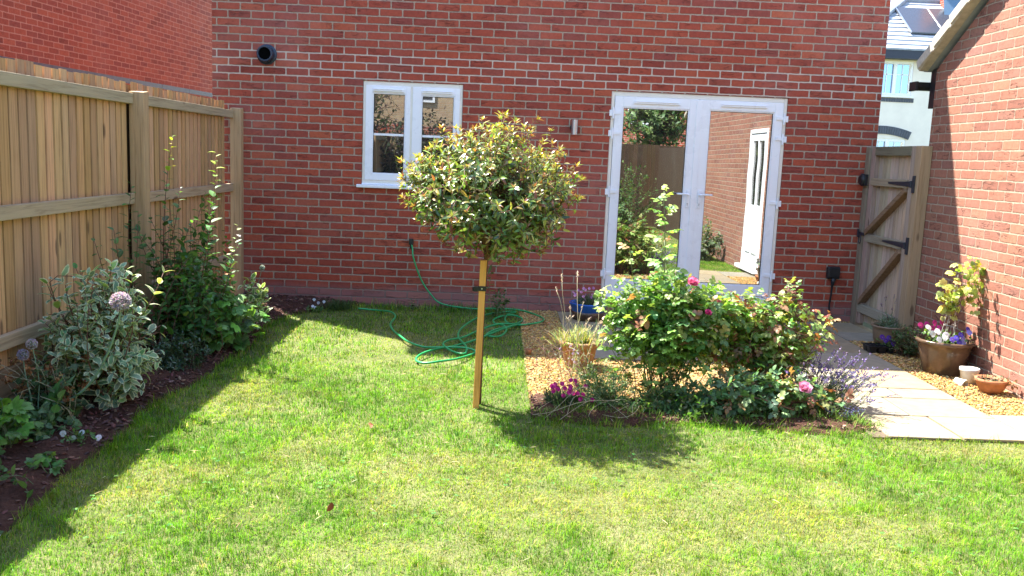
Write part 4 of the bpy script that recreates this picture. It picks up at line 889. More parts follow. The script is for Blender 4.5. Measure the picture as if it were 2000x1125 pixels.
for i in range(100):
    d = rdir(1, .4)[0]; tip = np.array([.52, -2.45, .45])+d*np.array([.30, .50, .38])*rng.uniform(.5, 1); tip[0] = max(tip[0], .16); tip[2] = max(tip[2], .1); q = curve((.48+.08*rng.normal(), -2.55+.15*rng.normal(), 0), tip, .1, 8, upstart=.1)
    taper_tube(sm, q, .003, .0013, 4); n = 17; along(lv, q, n, .3, 1, .068, .040, mixcols(n, DK+[(.14, .26, .05)], [2, 3, 2, 1, .6]), 'oval', 1.0, .3)
lv.build('foliage', M['leaf'], t); stems_build(sm, 'stems', M['stem_red'], t)
t = thing('dark_shrub', 'low mound of very dark small leaves between the dogwood and the lobed foliage', 'shrub', (.60, -3.05, 0))
shrub(t, (.60, -3.02, .14), (.24, .24, .17), 75, 18, .034, .015, [(.025, .065, .035), (.04, .09, .045), (.06, .12, .07)], [2, 2, 1], M['leaf_gloss'], 'lance', sr=.0016)
t = thing('variegated_sprig', 'small shrub sprig with bright yellow edged leaves near the house corner', 'plant', (.62, -1.6, 0))
shrub(t, (.72, -1.75, .30), (.18, .22, .20), 16, 10, .075, .042, [(.22, .36, .10), (.3, .42, .14), (.12, .24, .08)], [1, 1, 1], M['leaf_varieg'], 'oval', ups=.5, opposite=True)

# small flowers
def pansies(name, label, spots, pal, z0=.0, size=.022, leafy=60, spread=.06, group=None, cat='flower', center=(.6, .45, .05), lh=.05, base=None):
    c0 = np.mean(np.array(spots), 0) if base is None else np.array(base)
    t = thing(name, label, cat, (c0[0], c0[1], z0), group); lf = Leaves(); sm = MB()
    for s in spots:
        s = np.array(s, float); lv = Leaves(); f = unit(np.array([.15*rng.normal(), -1, .55+.2*rng.normal()])); A = unit(np.cross(f, [0, 0, 1])); B = np.cross(A, f)
        col = mixcols(1, pal, [1]*len(pal), .08, .05)
        for a in (1.1, 2.04, 0.05, 3.09, -PI/2): lv.add(s-f*(.001 if a > 1 else 0), A*math.cos(a)+B*math.sin(a), f, size*(1.15 if a < 0 else 1), size*1.1, col*(.85 if a > 1 and a < 2.5 else 1), 'round', .05, .12)
        lv.add(s+f*.002, B*-1, f, size*.25, size*.25, center, 'round', .1, 0); lv.build('flower', M['petal'], t)
        q = curve((c0[0]+spread*.4*rng.normal(), c0[1]+spread*.3*rng.normal(), z0), s-f*.004, .1, 5, upstart=.05); taper_tube(sm, q, .0014, .001, 4)
    P = np.c_[c0[0]+spread*rng.normal(size=leafy), c0[1]+spread*.8*rng.normal(size=leafy), z0+lh*rng.random(leafy)]
    lf.add(P, rdir(leafy, .3), rdir(leafy, 1.5), .028, .016, mixcols(leafy, [(.07, .15, .04), (.12, .24, .06)], [1, 1]), 'oval', .2, .3); lf.build('foliage', M['leaf'], t); stems_build(sm, 'stems', M['stem_green'], t); return t
WH = [(.80, .80, .78)]
pansies('white_pansy', 'clump of four small white flowers in the bare soil of the left border', [(.585, -4.62, .075), (.625, -4.60, .045), (.67, -4.6, .078), (.755, -4.6, .055)], WH, .03, .017, 46, .045)
pansies('white_viola', 'tiny pale blue white flowers at the foot of the wall, left of the window', [(1.01, -.5, .12), (1.05, -.5, .09), (1.00, -.52, .06), (1.10, -.48, .10), (1.03, -.55, .05)], [(.68, .74, .82)], .0, .016, 90, .05)
pansies('white_daisy', 'single white flower at the lower left edge of the lawn', [(.862, -5.72, .03)], WH, 0, .012, 6, .02)

def tuft(name, label, c, n, h, sp, pal, w=.005, lean=.6, cat='plant', z0=0, part='foliage', group=None, parent=None):
    t = parent or thing(name, label, cat, (c[0], c[1], z0), group); lv = Leaves(); a = rng.uniform(0, 2*PI, n); g = np.abs(rng.normal(size=n))*lean
    P = np.c_[c[0]+sp*rng.normal(size=n)*.5, c[1]+sp*rng.normal(size=n)*.4, np.full(n, z0)]; D = np.c_[np.cos(a)*np.sin(g), np.sin(a)*np.sin(g), np.cos(g)]
    lv.add(P, D, np.c_[-np.cos(a)*np.cos(g), -np.sin(a)*np.cos(g), np.sin(g)], h*rng.uniform(.5, 1.15, n), w, mixcols(n, pal, [1]*len(pal)), 'strap', .3, .35); lv.build(part, M['leaf_matt'], t); return t
tuft('grass_tussock', 'dark grassy clump at the wall foot right of the tiny white flowers', (1.22, -.36), 420, .13, .14, [(.04, .09, .025), (.07, .13, .035)], .004)
tuft('grass_tussock', 'unmown grass tuft against the brick wall, left of the hose', (1.75, -.14), 160, .09, .3, [(.06, .12, .03), (.12, .17, .06)], .004)
tuft('grass_tussock', 'unmown grass tuft against the wall behind the tree stake', (2.4, -.14), 300, .11, .4, [(.05, .10, .03), (.10, .15, .05)], .004)
t = thing('wall_sprig', 'leafy green sprig growing by the wall behind the tree stake', 'plant', (2.76, -.5, 0))
shrub(t, (2.80, -.5, .19), (.10, .08, .12), 16, 9, .04, .022, [(.05, .12, .035), (.08, .17, .05)], [1, 1], M['leaf'], 'oval')
t = thing('seedling', 'small single seedling at the brick wall near the coiled hose', 'plant', (1.93, -.3, 0))
shrub(t, (1.93, -.3, .08), (.03, .03, .07), 4, 6, .035, .022, [(.07, .15, .05)], [1], M['leaf'], 'oval', base_r=.01)
# ivy-like sprig on the trunk below the crown
t = thing('climbing_sprig', 'dark leafy sprig hanging beside the trunk just above the tie', 'plant', (2.74, -3.52, .7))
lv = Leaves(); sm = MB(); q = curve((2.715, -3.54, .62), (2.73, -3.53, .88), .08, 7); taper_tube(sm, q, .002, .001); along(lv, q, 14, .0, 1, .045, .026, mixcols(14, DK, [1, 2, 1, 1]), 'oval', 1.2); lv.build('foliage', M['leaf'], t); stems_build(sm, 'stems', M['stem_green'], t)

# --- hose
HOSE = [(2.54,-.19),(2.72,-.18),(3.0,-.14),(3.18,-.39),(3.22,-.66),(3.16,-.85),(2.96,-.94),(2.86,-.78),(2.87,-.51),(2.96,-.3),(2.87,-.23),(2.7,-.44),(2.56,-.84),(2.46,-1.25),(2.45,-1.55),(2.5,-1.85),(2.54,-2.07),(2.53,-2.22),(2.44,-2.16),(2.35,-1.99),(2.38,-1.79),(2.5,-1.56),(2.64,-1.22),(2.8,-1.0),(2.94,-.92),(3.02,-.64),(2.96,-.5),(2.85,-.55),(2.75,-.7),(2.76,-.9),(2.84,-1.06),(2.86,-1.29),(2.8,-1.48),(2.69,-1.48),(2.75,-1.31),(2.89,-1.05),(2.99,-.86),(2.96,-.96),(2.8,-1.3),(2.61,-1.67),(2.45,-1.92),(2.3,-2.15),(2.2,-2.37),(2.18,-2.5),(2.25,-2.59),(2.37,-2.57),(2.48,-2.45),(2.59,-2.21),(2.61,-2.13),(2.52,-2.08),(2.37,-2.03),(2.21,-2.02),(2.07,-1.92),(1.97,-1.7),(1.88,-1.41),(1.82,-1.1),(1.83,-.82),(1.75,-.56),(1.6,-.43),(1.42,-.41)]
P = np.array([(1.885, -.035, .66), (1.90, -.05, .60), (1.917, -.08, .506), (1.995, -.08, .301), (2.102, -.09, .148), (2.225, -.12, .06)]+[(x, y, .036+.010*math.sin(i*1.7)) for i, (x, y) in enumerate(HOSE)])
pts = []
for u in np.linspace(0, len(P)-1.001, 620):
    i = int(u); f = u-i; p0, p1, p2, p3 = P[max(i-1, 0)], P[i], P[i+1], P[min(i+2, len(P)-1)]
    pts.append(.5*((2*p1)+(-p0+p2)*f+(2*p0-5*p1+4*p2-p3)*f*f+(-p0+3*p1-3*p2+p3)*f**3))
h = thing('garden_hose', 'green garden hose coiled loosely on the shaded lawn behind the tree', 'hose', (2.5, -1.2, 0))
MB().tube([tuple(p) for p in pts], .0085, 8).build('pipe', M['hose'], h, smooth=True)
MB().box((1.862, -.05, .64), (1.905, -.001, .70)).tube([(1.884, -.035, .65), (1.884, -.035, .60)], .013, 8).build('wall_connector', M['black_plastic'], h, bevel=.004)

# --- pots ---------------------------------------------------------------
def pot(name, label, c, prof, mat, cat='plant pot', tilt=None, fill=None, band=None):
    t = thing(name, label, cat, (c[0], c[1], c[2] if len(c) > 2 else 0)); z = c[2] if len(c) > 2 else 0
    MB().lathe(prof, (c[0], c[1], z), 40, tilt=tilt).build('body', mat, t, smooth=True)
    if fill: MB().lathe([(0, fill[1]), (fill[0], fill[1])][::-1], (c[0], c[1], z), 24, tilt=tilt).build('compost', M['compost'], t)
    return t
Z0 = .026
M['terracotta_pale'] = mat_plain('pale_terracotta', (.36, .20, .10), .7, var=.45, scale=9, bump=.002)
def bowl(r, h, rb, th=.012, rim=.014): return [(0, 0), (rb, 0), (rb+(r-rb)*.55, h*.35), (r-.006, h-.03), (r, h-.02), (r+rim*.4, h-.004), (r, h), (r-th, h), (r-th-.01, h-.03), (rb*.9, h*.3), (0, h*.25)]
def tub(r, h, rb, th=.014): return [(0, 0), (rb, 0), (rb+.004, .01), (rb+(r-rb)*.5, h*.45), (r-.012, h-.045), (r+.006, h-.04), (r+.012, h-.012), (r+.006, h), (r-th, h), (r-th-.004, h-.05), (0, h-.07)]
t = pot('blue_pot', 'shallow blue glazed bowl of pink flowers by the patio door', (3.66, -.45, Z0), bowl(.185, .165, .115), M['blue_glaze'], fill=(.165, .13))
MB().lathe([(.150, .0), (.1585, .05), (.168, .082), (.150, .082)], (3.66, -.45, Z0+.0), 40).build('unglazed_foot', M['brown_glaze'], t, smooth=True)
t = thing('pink_dianthus', 'clump of small pink flowers over grey leaves in the blue bowl', 'flower', (3.66, -.45, Z0+.13))
lv = Leaves(); n = 420; g = np.abs(rng.normal(size=n))*.7; a = rng.uniform(0, 6.3, n)
lv.add(np.c_[3.66+.10*np.cos(a)*rng.random(n), -.45+.09*np.sin(a)*rng.random(n), np.full(n, Z0+.13)], np.c_[np.cos(a)*np.sin(g), np.sin(a)*np.sin(g), np.cos(g)], rdir(n), .12*rng.uniform(.5, 1.2, n), .006, mixcols(n, [(.12, .18, .12), (.2, .26, .19), (.08, .13, .07)], [1, 1, 1]), 'strap', .3, .3); lv.build('foliage', M['leaf_matt'], t)
for i in range(22):
    fl = Leaves(); s = np.array([3.66+.17*rng.uniform(-1, 1), -.47+.09*rng.uniform(-1, 1), Z0+.17+.14*rng.random()]); f = unit(np.array([.4*rng.normal(), -1, .6])); A = unit(np.cross(f, [0, 0, 1])); B = np.cross(A, f)
    for k in range(5): a = k*1.257; fl.add(s, A*math.cos(a)+B*math.sin(a)+f*.3, f, .016, .015, mixcols(1, [(.62, .30, .52), (.70, .42, .60), (.55, .22, .42)], [1, 1, 1]), 'round', .1, .15)
    fl.build('flower', M['petal'], t)
pot('terracotta_pot', 'terracotta pot of yellowing grass at the edge of the gravel', (3.40, -2.42, .01), tub(.142, .20, .10), M['terracotta_pale'], fill=(.12, .17))
t = tuft('pot_grass', 'yellow green grassy tuft growing in the terracotta pot', (3.40, -2.42), 420, .17, .16, [(.28, .34, .08), (.4, .38, .18), (.12, .24, .07), (.46, .40, .22)], .005, .5, z0=.18)
t = thing('orange_pot', 'small orange flower pot fragment on the gravel edge left of the grass pot', 'plant pot', (3.03, -2.08, 0))
MB().lathe([(.02, 0), (.028, .045), (.024, .045), (.018, .005)], (3.03, -2.12, .02), 14).build('body', M['terracotta'], t, smooth=True)
t = pot('lavender_pot', 'tan glazed pot of lavender at the foot of the gate', (6.33, -1.09-.02, .02), [(0, 0), (.115, 0), (.135, .05), (.142, .12), (.146, .15), (.158, .160), (.158, .172), (.140, .172), (.13, .13), (0, .12)], M['tan_glaze'], fill=(.13, .15))
t = thing('potted_lavender', 'grey green lavender growing in the tan pot by the gate', 'plant', (6.33, -1.11, .16))
lv = Leaves(); fl = Leaves(); sm = MB()
for i in range(60):
    d = rdir(1, 1.2)[0]; tip = np.array([6.33, -1.11, .17])+d*np.array([.17, .15, .16])*rng.uniform(.5, 1); q = curve((6.33+.05*rng.normal(), -1.11+.05*rng.normal(), .16), tip, .06, 6); taper_tube(sm, q, .0014, .001, 3); along(lv, q, 14, .1, 1, .028, .005, mixcols(14, [(.14, .22, .13), (.20, .28, .19)], [1, 1]), 'strap', .6)
    if i % 5 == 0: q2 = curve(q[-1], q[-1]+d*[.05, .05, .16], .05, 5); taper_tube(sm, q2, .001, .001, 3); P_, _ = samp(q2, np.linspace(.8, 1, 8)); fl = Leaves(); fl.add(P_, rdir(8), rdir(8), .012, .007, mixcols(8, [(.10, .05, .09), (.2, .12, .25)], [1, 1]), 'oval'); fl.build('seed_head', M['petal'], t)
lv.build('foliage', M['leaf_matt'], t); stems_build(sm, 'stems', M['stem_green'], t)
t = thing('plant_tray', 'black plastic seedling tray on the slabs in front of the tan pot', 'tray', (6.05, -1.5, 0))
m = MB(); 
for i in range(3):
    for j in range(2):
        x, y = 5.965+i*.078, -1.575+j*.078; m.add([(x+.010,y+.010,Z0),(x+.062,y+.010,Z0),(x+.062,y+.062,Z0),(x+.010,y+.062,Z0),(x,y,Z0+.055),(x+.072,y,Z0+.055),(x+.072,y+.072,Z0+.055),(x,y+.072,Z0+.055)], [(3,2,1,0),(0,1,5,4),(1,2,6,5),(2,3,7,6),(3,0,4,7)]).box((x+.004, y+.004, Z0+.035), (x+.068, y+.068, Z0+.04))
for a, b in (((5.958, -1.582), (6.20, -1.574)), ((5.958, -1.422), (6.20, -1.414)), ((5.958, -1.574), (5.966, -1.422)), ((6.192, -1.574), (6.20, -1.422)), ((5.966, -1.503), (6.192, -1.497))): m.box((a[0], a[1], Z0+.05), (b[0], b[1], Z0+.058))
m.build('cells', M['black_plastic'], t)
pansies('purple_pansy', 'deep purple pansies growing in the black seedling tray', [(6.12, -1.53, .13), (6.16, -1.50, .15), (6.18, -1.55, .11), (6.10, -1.5, .155), (6.19, -1.47, .125)], [(.10, .03, .30), (.14, .04, .36)], Z0+.05, .024, 46, .04, lh=.07, base=(6.14, -1.5, 0))
t = thing('trailing_plant', 'tangled small leaved plant trailing between the tan pot and the big pot', 'plant', (6.28, -1.62, 0))
shrub(t, (6.27, -1.60, .15), (.13, .15, .15), 90, 15, .024, .015, [(.09, .16, .06), (.06, .12, .05), (.22, .26, .12), (.12, .09, .05)], [3, 3, 1, 1], M['leaf'], 'oval', sr=.0013, stem='stem_red')

bc = (6.285, -2.20)
t = pot('big_pot', 'large brown glazed pot of mixed pansies against the garage wall', (*bc, .015), [(0, 0), (.135, 0), (.142, .012), (.165, .10), (.187, .19), (.197, .235), (.214, .243), (.218, .262), (.210, .272), (.188, .270), (.180, .22), (0, .21)], M['brown_glaze'], fill=(.182, .235))
BW = [(.78, .80, .84)]; BP = [(.10, .07, .48), (.16, .10, .55), (.30, .30, .70)]; MG = [(.50, .03, .20), (.38, .02, .22)]
pz = .30
pansies('white_pansy', 'white pansies at the left side of the big brown pot', [(6.14, -2.36, .375), (6.12, -2.33, .35), (6.19, -2.38, .335), (6.16, -2.36, .31), (6.20, -2.37, .35), (6.105, -2.28, .39)], BW, .25, .027, 40, .05, lh=.09, base=(6.16, -2.28, 0))
pansies('blue_pansy', 'violet blue pansies at the middle and right of the big brown pot', [(6.28, -2.38, .335), (6.31, -2.38, .36), (6.335, -2.37, .325), (6.30, -2.39, .30), (6.40, -2.33, .37), (6.25, -2.38, .32), (6.415, -2.28, .385), (6.34, -2.38, .295)], BP, .25, .023, 110, .065, lh=.10, base=(6.33, -2.25, 0))
pansies('magenta_petunia', 'magenta flowers at the back of the big brown pot', [(6.16, -2.14, .39), (6.20, -2.15, .36), (6.23, -2.12, .40), (6.13, -2.1, .375), (6.24, -2.18, .37), (6.30, -2.1, .40)], MG, .25, .025, 50, .06, lh=.10, base=(6.2, -2.12, 0))
t = thing('climber', 'yellow green leafy climber on a wire frame rising from the big pot', 'plant', (6.29, -2.2, .25))
m = MB(); apex = (6.33, -2.2, .80)
for a in np.linspace(0, 2*PI, 6)[:-1]: m.tube([(6.30+.06*math.cos(a), -2.2+.06*math.sin(a), .24), apex], .0022, 4)
for z, r in ((.4, .045), (.55, .03)): m.tube([(6.30+.03*(z-.24)/.55+r*math.cos(a), -2.2+r*math.sin(a), z) for a in np.linspace(0, 2*PI, 13)], .0018, 4, cap=False)
m.build('wire_frame', M['white_pot'], t)
lv = Leaves(); sm = MB(); CL = [(.50, .54, .12), (.42, .50, .11), (.56, .46, .16), (.26, .38, .08)]
for e in [(6.44, -2.2, .93), (6.37, -2.25, .97), (6.31, -2.22, .90), (6.27, -2.25, .78), (6.19, -2.28, .66), (6.38, -2.2, .80), (6.42, -2.25, .86), (6.33, -2.25, .70), (6.24, -2.25, .60), (6.36, -2.22, .62), (6.46, -2.2, .88), (6.30, -2.2, .84), (6.43, -2.25, .74), (6.22, -2.24, .72)]:
    q = curve((6.31, -2.2, .35+.1*rng.random()), e, .12, 8, upstart=.1); taper_tube(sm, q, .002, .001, 4)
    n = 13; P_, D_ = samp(q, np.linspace(.35, 1, n)); o = rdir(n, -.1); P_ = P_+o*.03
    for k in range(n): lobed(lv, P_[k], unit(o[k]+[0, 0, -.35]), np.array([[0, -.5, .8]])+.3*rng.normal(size=3), .044*rng.uniform(.6, 1.25), mixcols(1, CL, [3, 3, 1, 1.5]), .7)
lv.build('foliage', M['leaf'], t); stems_build(sm, 'stems', M['stem_red'], t)
t = pot('white_pot', 'small off white pot standing on the gravel right of the big pot', (6.325, -2.53, .012), [(0, 0), (.048, 0), (.066, .10), (.070, .104), (.070, .124), (.060, .124), (.054, .02), (0, .02)], M['white_pot'], fill=(.058, .10))
t = thing('broken_pot', 'small pale pot lying on its side in front of the white pot', 'plant pot', (6.23, -2.56, 0))
MB().lathe([(0, 0), (.022, 0), (.033, .075), (.036, .075), (.036, .085), (.028, .085), (.018, .006), (0, .006)], (6.215, -2.555, .045), 20, tilt=Matrix.Rotation(1.75, 3, Vector((.9, .45, 0)).normalized())).build('body', M['white_pot'], t, smooth=True)
t = pot('terracotta_bowl', 'orange terracotta bowl of dry compost at the far right', (6.345, -2.80, .012), [(0, 0), (.060, 0), (.092, .05), (.104, .085), (.110, .09), (.112, .112), (.098, .112), (.085, .06), (0, .05)], M['terracotta'], fill=(.097, .095))
t = thing('dried_plant', 'withered seedlings lying over the rim of the terracotta bowl', 'plant', (6.38, -2.8, .1))
lv = Leaves(); n = 60; lv.add(np.c_[6.35+.06*rng.normal(size=n), -2.80+.05*rng.normal(size=n), .115+.012*rng.random(n)], rdir(n, .2), rdir(n), .03, .012, mixcols(n, [(.30, .22, .13), (.38, .32, .20), (.18, .2, .1)], [2, 2, 1]), 'oval', .3, .4)
n = 30; lv.add(np.c_[6.43+.02*rng.normal(size=n), -2.88+.02*rng.normal(size=n), .09+.03*rng.random(n)], rdir(n, .2), rdir(n), .03, .018, mixcols(n, [(.40, .20, .09), (.38, .28, .16)], [2, 2]), 'oval', .3, .4); lv.build('dry_leaves', M['petal'], t)
t = thing('dark_pot', 'dark navy pot mostly hidden among the low rose leaves', 'plant pot', (4.53, -3.45, 0))
MB().lathe(tub(.062, .13, .045), (4.52, -3.45, .015), 24).build('body', M['navy_plastic'], t, smooth=True)

# --- roses --------------------------------------------------------------
def rose_leaf(lv, P, D, N, L, C):
    """pinnate leaf: five leaflets on a short stalk"""
    P = np.atleast_2d(P); n = len(P); D = unit(D+0*P); N = unit(N-D*(N*D).sum(1, keepdims=True)); X = np.cross(D, N); L = np.broadcast_to(L, n)[:, None]
    for tt, a, k in ((.95, 0, 1.1), (.75, 1.05, .95), (.75, -1.05, .95), (.38, 1.2, .75), (.38, -1.2, .75)):
        d = D*math.cos(a)+X*math.sin(a); d = d+.12*rng.normal(size=(n, 3))
        lv.add(P+D*L*tt, d, N+.25*rng.normal(size=(n, 3)), (L*.62*k)[:, 0], (L*.46*k)[:, 0], C*(1+.08*rng.normal(size=(n, 1))), 'oval', .22, .25)
def bloom(t, c, r, pal, name='flower', face=(0, -.6, .7)):
    lv = Leaves(); f = unit(np.array(face, float)); A = unit(np.cross(f, [0, 0, 1.1])); B = np.cross(A, f); c = np.array(c)
    n = 42
    for i in range(n):
        u = i/(n-1); a = i*2.4; tilt = .12+1.25*u; o = A*math.cos(a)+B*math.sin(a)
        d = f*math.cos(tilt)+o*math.sin(tilt); lv.add(c-f*r*.45+o*r*.10*u, d, f*math.sin(tilt)-o*math.cos(tilt), r*(.72+.40*u), r*(.72+.35*u), mixcols(1, pal, [1]*len(pal), .1, .06), 'round', .35, -.28)
    lv.build(name, M['petal'], t)
PK = [(.78, .22, .38), (.82, .34, .48), (.70, .14, .30)]; LP = [(.82, .40, .58), (.84, .52, .66), (.74, .28, .48)]
RG = [(.12, .25, .06), (.18, .34, .075), (.26, .43, .10), (.08, .19, .06), (.36, .48, .15)]
RR = [(.26, .10, .06), (.30, .17, .09), (.20, .07, .05), (.30, .34, .12)]
def rose(t, base, tips, nleaf, L, pal, wts, redp=.0, vol=None, nvol=0, stem='stem_green', sr=.0045, extra=None):
    lv = Leaves(); sm = MB(); base = np.array(base, float)
    allq = []
    for e in tips: allq.append((curve(base+[.07*rng.normal(), .05*rng.normal(), 0], e, .06, 9, upstart=.04), 1))
    for i in range(nvol):
        d = rdir(1, .25)[0]; e = np.array(vol[0])+d*np.array(vol[1])*(.35+.65*rng.random()**.6); e[2] = max(e[2], .22 if vol[1][2] > .25 else .06)
        if rng.random() < .45: b = base+[.09*rng.normal(), .05*rng.normal(), 0]
        else: q = allq[rng.integers(len(allq))][0]; b = q[rng.integers(3, 7)]
        allq.append((curve(b, e, .09, 8, upstart=.08), 0))
    for q, main in allq:
        Lq = np.linalg.norm(q[-1]-q[0]); taper_tube(sm, q, sr if main else sr*.6, sr*.35, 5)
        n = max(4, int(nleaf*min(Lq, .7)*(1.2 if main else 1))); tt = np.linspace(.42 if Lq > .5 else .2, 1, n); P, D = samp(q, tt); a = np.arange(n)*2.4+rng.uniform(0, 6)
        A = unit(np.cross(D, [.3, .8, .1]+0*D)); B = np.cross(D, A); O = A*np.cos(a)[:, None]+B*np.sin(a)[:, None]
        d = unit(O*.9+D*.35+[0, 0, -.05]); c = mixcols(n, pal, wts)
        if redp: f = (rng.random(n) < redp*2*np.clip((tt-.55)/.45, 0, 1)) ; c[f] = mixcols(f.sum(), RR, [2, 2, 1, 2])
        rose_leaf(lv, P, d, np.array([0, -.1, 1.])+.25*rng.normal(size=(n, 3)), L*rng.uniform(.65, 1.15, n), c)
    if extra: extra(lv, sm)
    lv.build('foliage', M['leaf'], t); stems_build(sm, 'stems', M[stem], t)
def long_shoot(lv, sm):
    q = curve((3.83, -3.34, .8), (3.80, -3.32, 1.38), .03, 8); P_, D_ = samp(q, np.linspace(.1, 1, 12)); a = np.arange(12)*2.4
    rose_leaf(lv, P_, np.c_[np.cos(a), np.sin(a), .1+.5*np.linspace(0, 1, 12)], np.array([0, -.4, 1.])+.2*rng.normal(size=(12, 3)), .105*np.linspace(1, .55, 12), mixcols(12, [(.26, .42, .10), (.36, .50, .14)], [1, 1])); taper_tube(sm, q, .0035, .0022, 5)
t = thing('rose_bush', 'tall rose bush with bright green leaves and one long shoot before the patio doors', 'rose', (3.88, -3.35, 0), 'rose bushes beside the path')
rose(t, (3.86, -3.35, .0), [(3.80, -3.3, 1.34), (3.60, -3.35, 1.0), (3.98, -3.3, .82), (4.12, -3.3, .70), (3.50, -3.3, .76), (3.72, -3.4, .86), (4.22, -3.35, .62), (3.9, -3.2, .85), (3.60, -3.3, .72)], 26, .067, RG, [2, 3, 3, 1.2, 1.6], .05, ((3.90, -3.32, .54), (.53, .30, .34)), 128, extra=long_shoot)
bloom(t, (3.962, -3.60, .845), .036, PK); bloom(t, (4.07, -3.6, .658), .022, [(.75, .08, .28), (.66, .10, .30)]); bloom(t, (4.13, -3.6, .73), .013, [(.70, .25, .22)], 'bud')
MB().tube(curve((3.9, -3.35, .5), (3.962, -3.59, .83), .04, 5).tolist(), .0025, 5).tube(curve((3.98, -3.36, .4), (4.07, -3.59, .645), .04, 5).tolist(), .002, 5).tube(curve((4.0, -3.36, .5), (4.13, -3.59, .72), .04, 5).tolist(), .002, 5).build('flower_stalks', M['stem_green'], t, smooth=True)
t = thing('rose_bush', 'rose bush with reddish young leaves, right hand one behind the lavender', 'rose', (4.55, -3.2, 0), 'rose bushes beside the path')
rose(t, (4.55, -3.22, .0), [(4.69, -3.2, .80), (4.98, -3.2, .60), (4.42, -3.2, .64), (4.99, -3.25, .46), (4.82, -3.2, .62), (4.55, -3.15, .70), (4.3, -3.2, .5)], 25, .060, RG, [2, 2.4, 2.8, 1.0, 2.0], .26, ((4.55, -3.22, .43), (.50, .28, .32)), 120, 'stem_red')
t = thing('rose_bush', 'low sprawling rose with broad blue green leaves at the edge of the lawn', 'rose', (4.5, -3.6, 0), 'rose bushes beside the path')
rose(t, (4.45, -3.5, .02), [(4.65, -3.72, .225), (4.2, -3.65, .26), (4.82, -3.7, .16), (4.25, -3.75, .14), (4.5, -3.8, .10), (4.95, -3.65, .12), (4.35, -3.78, .12), (4.08, -3.68, .16), (4.0, -3.62, .12)], 28, .064, [(.12, .24, .11), (.17, .31, .14), (.09, .19, .08), (.24, .38, .15)], [3, 3, 2, 1], .12, ((4.42, -3.62, .15), (.48, .18, .13)), 66, 'stem_red')
bloom(t, (4.655, -3.76, .245), .042, LP); 
m = MB(); m.tube(curve((4.25, -3.74, .17), (4.60, -3.76, .10), .04, 8).tolist(), .0045, 6).build('bare_cane', M['stem_red'], t, smooth=True)

# --- lavender, dianthus, mound, seed heads
t = thing('lavender_bush', 'lavender bush with purple flower spikes leaning over the path', 'lavender', (4.93, -3.38, 0))
lv = Leaves(); fl = Leaves(); sm = MB()
for i in range(170):
    d = np.array([.42+.6*rng.normal(), -.05+.5*rng.normal(), .95]); d = d/np.linalg.norm(d); Lq = rng.uniform(.22, .42); b = np.array([4.90+.08*rng.normal(), -3.36+.07*rng.normal(), .02]); tip = b+d*Lq; tip[2] = max(tip[2], .05)
    q = curve(b, tip, .06, 7, upstart=.08); taper_tube(sm, q, .0016, .001, 4); along(lv, q, 12, .05, .6, .032, .005, mixcols(12, [(.16, .23, .13), (.12, .2, .08), (.24, .30, .18)], [1, 1, 1]), 'strap', .6)
    P_, D_ = samp(q, np.linspace(.83, 1, 15)); fl.add(P_+.002*rng.normal(size=P_.shape), rdir(15)*.9+D_*.6, rdir(15), .013, .008, mixcols(15, [(.20, .15, .38), (.28, .22, .46), (.13, .10, .26), (.34, .28, .5)], [2, 2, 2, 1]), 'oval', .2, .2)
for i in range(16):
    tip = np.array([4.83+.25*rng.random(), -3.72+.06*rng.random(), .05+.06*rng.random()]); q = curve((4.85, -3.5, .02), tip, .1, 6); taper_tube(sm, q, .0014, .001, 4); P_, D_ = samp(q, np.linspace(.8, 1, 13)); fl.add(P_, rdir(13), rdir(13), .010, .006, mixcols(13, [(.12, .13, .36), (.2, .2, .45)], [1, 1]), 'oval', .2, .2)
lv.build('foliage', M['leaf_matt'], t); fl.build('flower_spikes', M['petal'], t); stems_build(sm, 'stems', M['stem_green'], t)
t = thing('magenta_dianthus', 'low clump of bright magenta flowers at the left end of the rose bed', 'flower', (3.2, -3.55, 0))
lv = Leaves(); n = 500; g = np.abs(rng.normal(size=n))*.8; a = rng.uniform(0, 6.3, n); rr = rng.random(n)**.5*.09
lv.add(np.c_[3.21+rr*np.cos(a)*1.2, -3.55+rr*np.sin(a), .02+.04*rng.random(n)], np.c_[np.cos(a)*np.sin(g), np.sin(a)*np.sin(g), np.cos(g)], rdir(n), .085*rng.uniform(.5, 1.2, n), .006, mixcols(n, [(.05, .10, .05), (.09, .15, .08), (.04, .07, .04)], [1, 1, 1]), 'strap', .3, .3); lv.build('foliage', M['leaf_matt'], t)
for i in range(24):
    fl = Leaves(); s = np.array([3.20+.05*rng.normal(), -3.60+.03*rng.normal(), .15+.022*rng.normal()]) if i < 19 else np.array([3.14+.25*rng.random(), -3.62, .06+.06*rng.random()]); f = unit(np.array([.4*rng.normal(), -1, .7])); A = unit(np.cross(f, [0, 0, 1])); B = np.cross(A, f)
    for k in range(7): a = k*.9; fl.add(s, A*math.cos(a)+B*math.sin(a)+f*.35, f, .0165, .016, mixcols(1, [(.62, .02, .22), (.70, .05, .30), (.50, .01, .18)], [1, 1, 1]), 'round', .1, .15)
    fl.build('flower', M['petal'], t)
t = thing('mounded_perennial', 'fine leaved dark green mound between the magenta flowers and the tall rose', 'plant', (3.47, -3.5, 0))
shrub(t, (3.47, -3.50, .12), (.26, .22, .19), 170, 22, .022, .008, [(.08, .17, .06), (.12, .23, .08), (.18, .28, .12)], [3, 3, 1], M['leaf'], 'lance', sr=.0013, ups=.35)
m = MB(); 
for i in range(11):
    x1 = rng.uniform(3.0, 3.7); m.tube(curve((3.5+.1*rng.normal(), -3.6, .06), (x1, rng.uniform(-3.95, -3.7), .02+.05*rng.random()), .12, 9, upstart=.08).tolist(), .0016, 4)
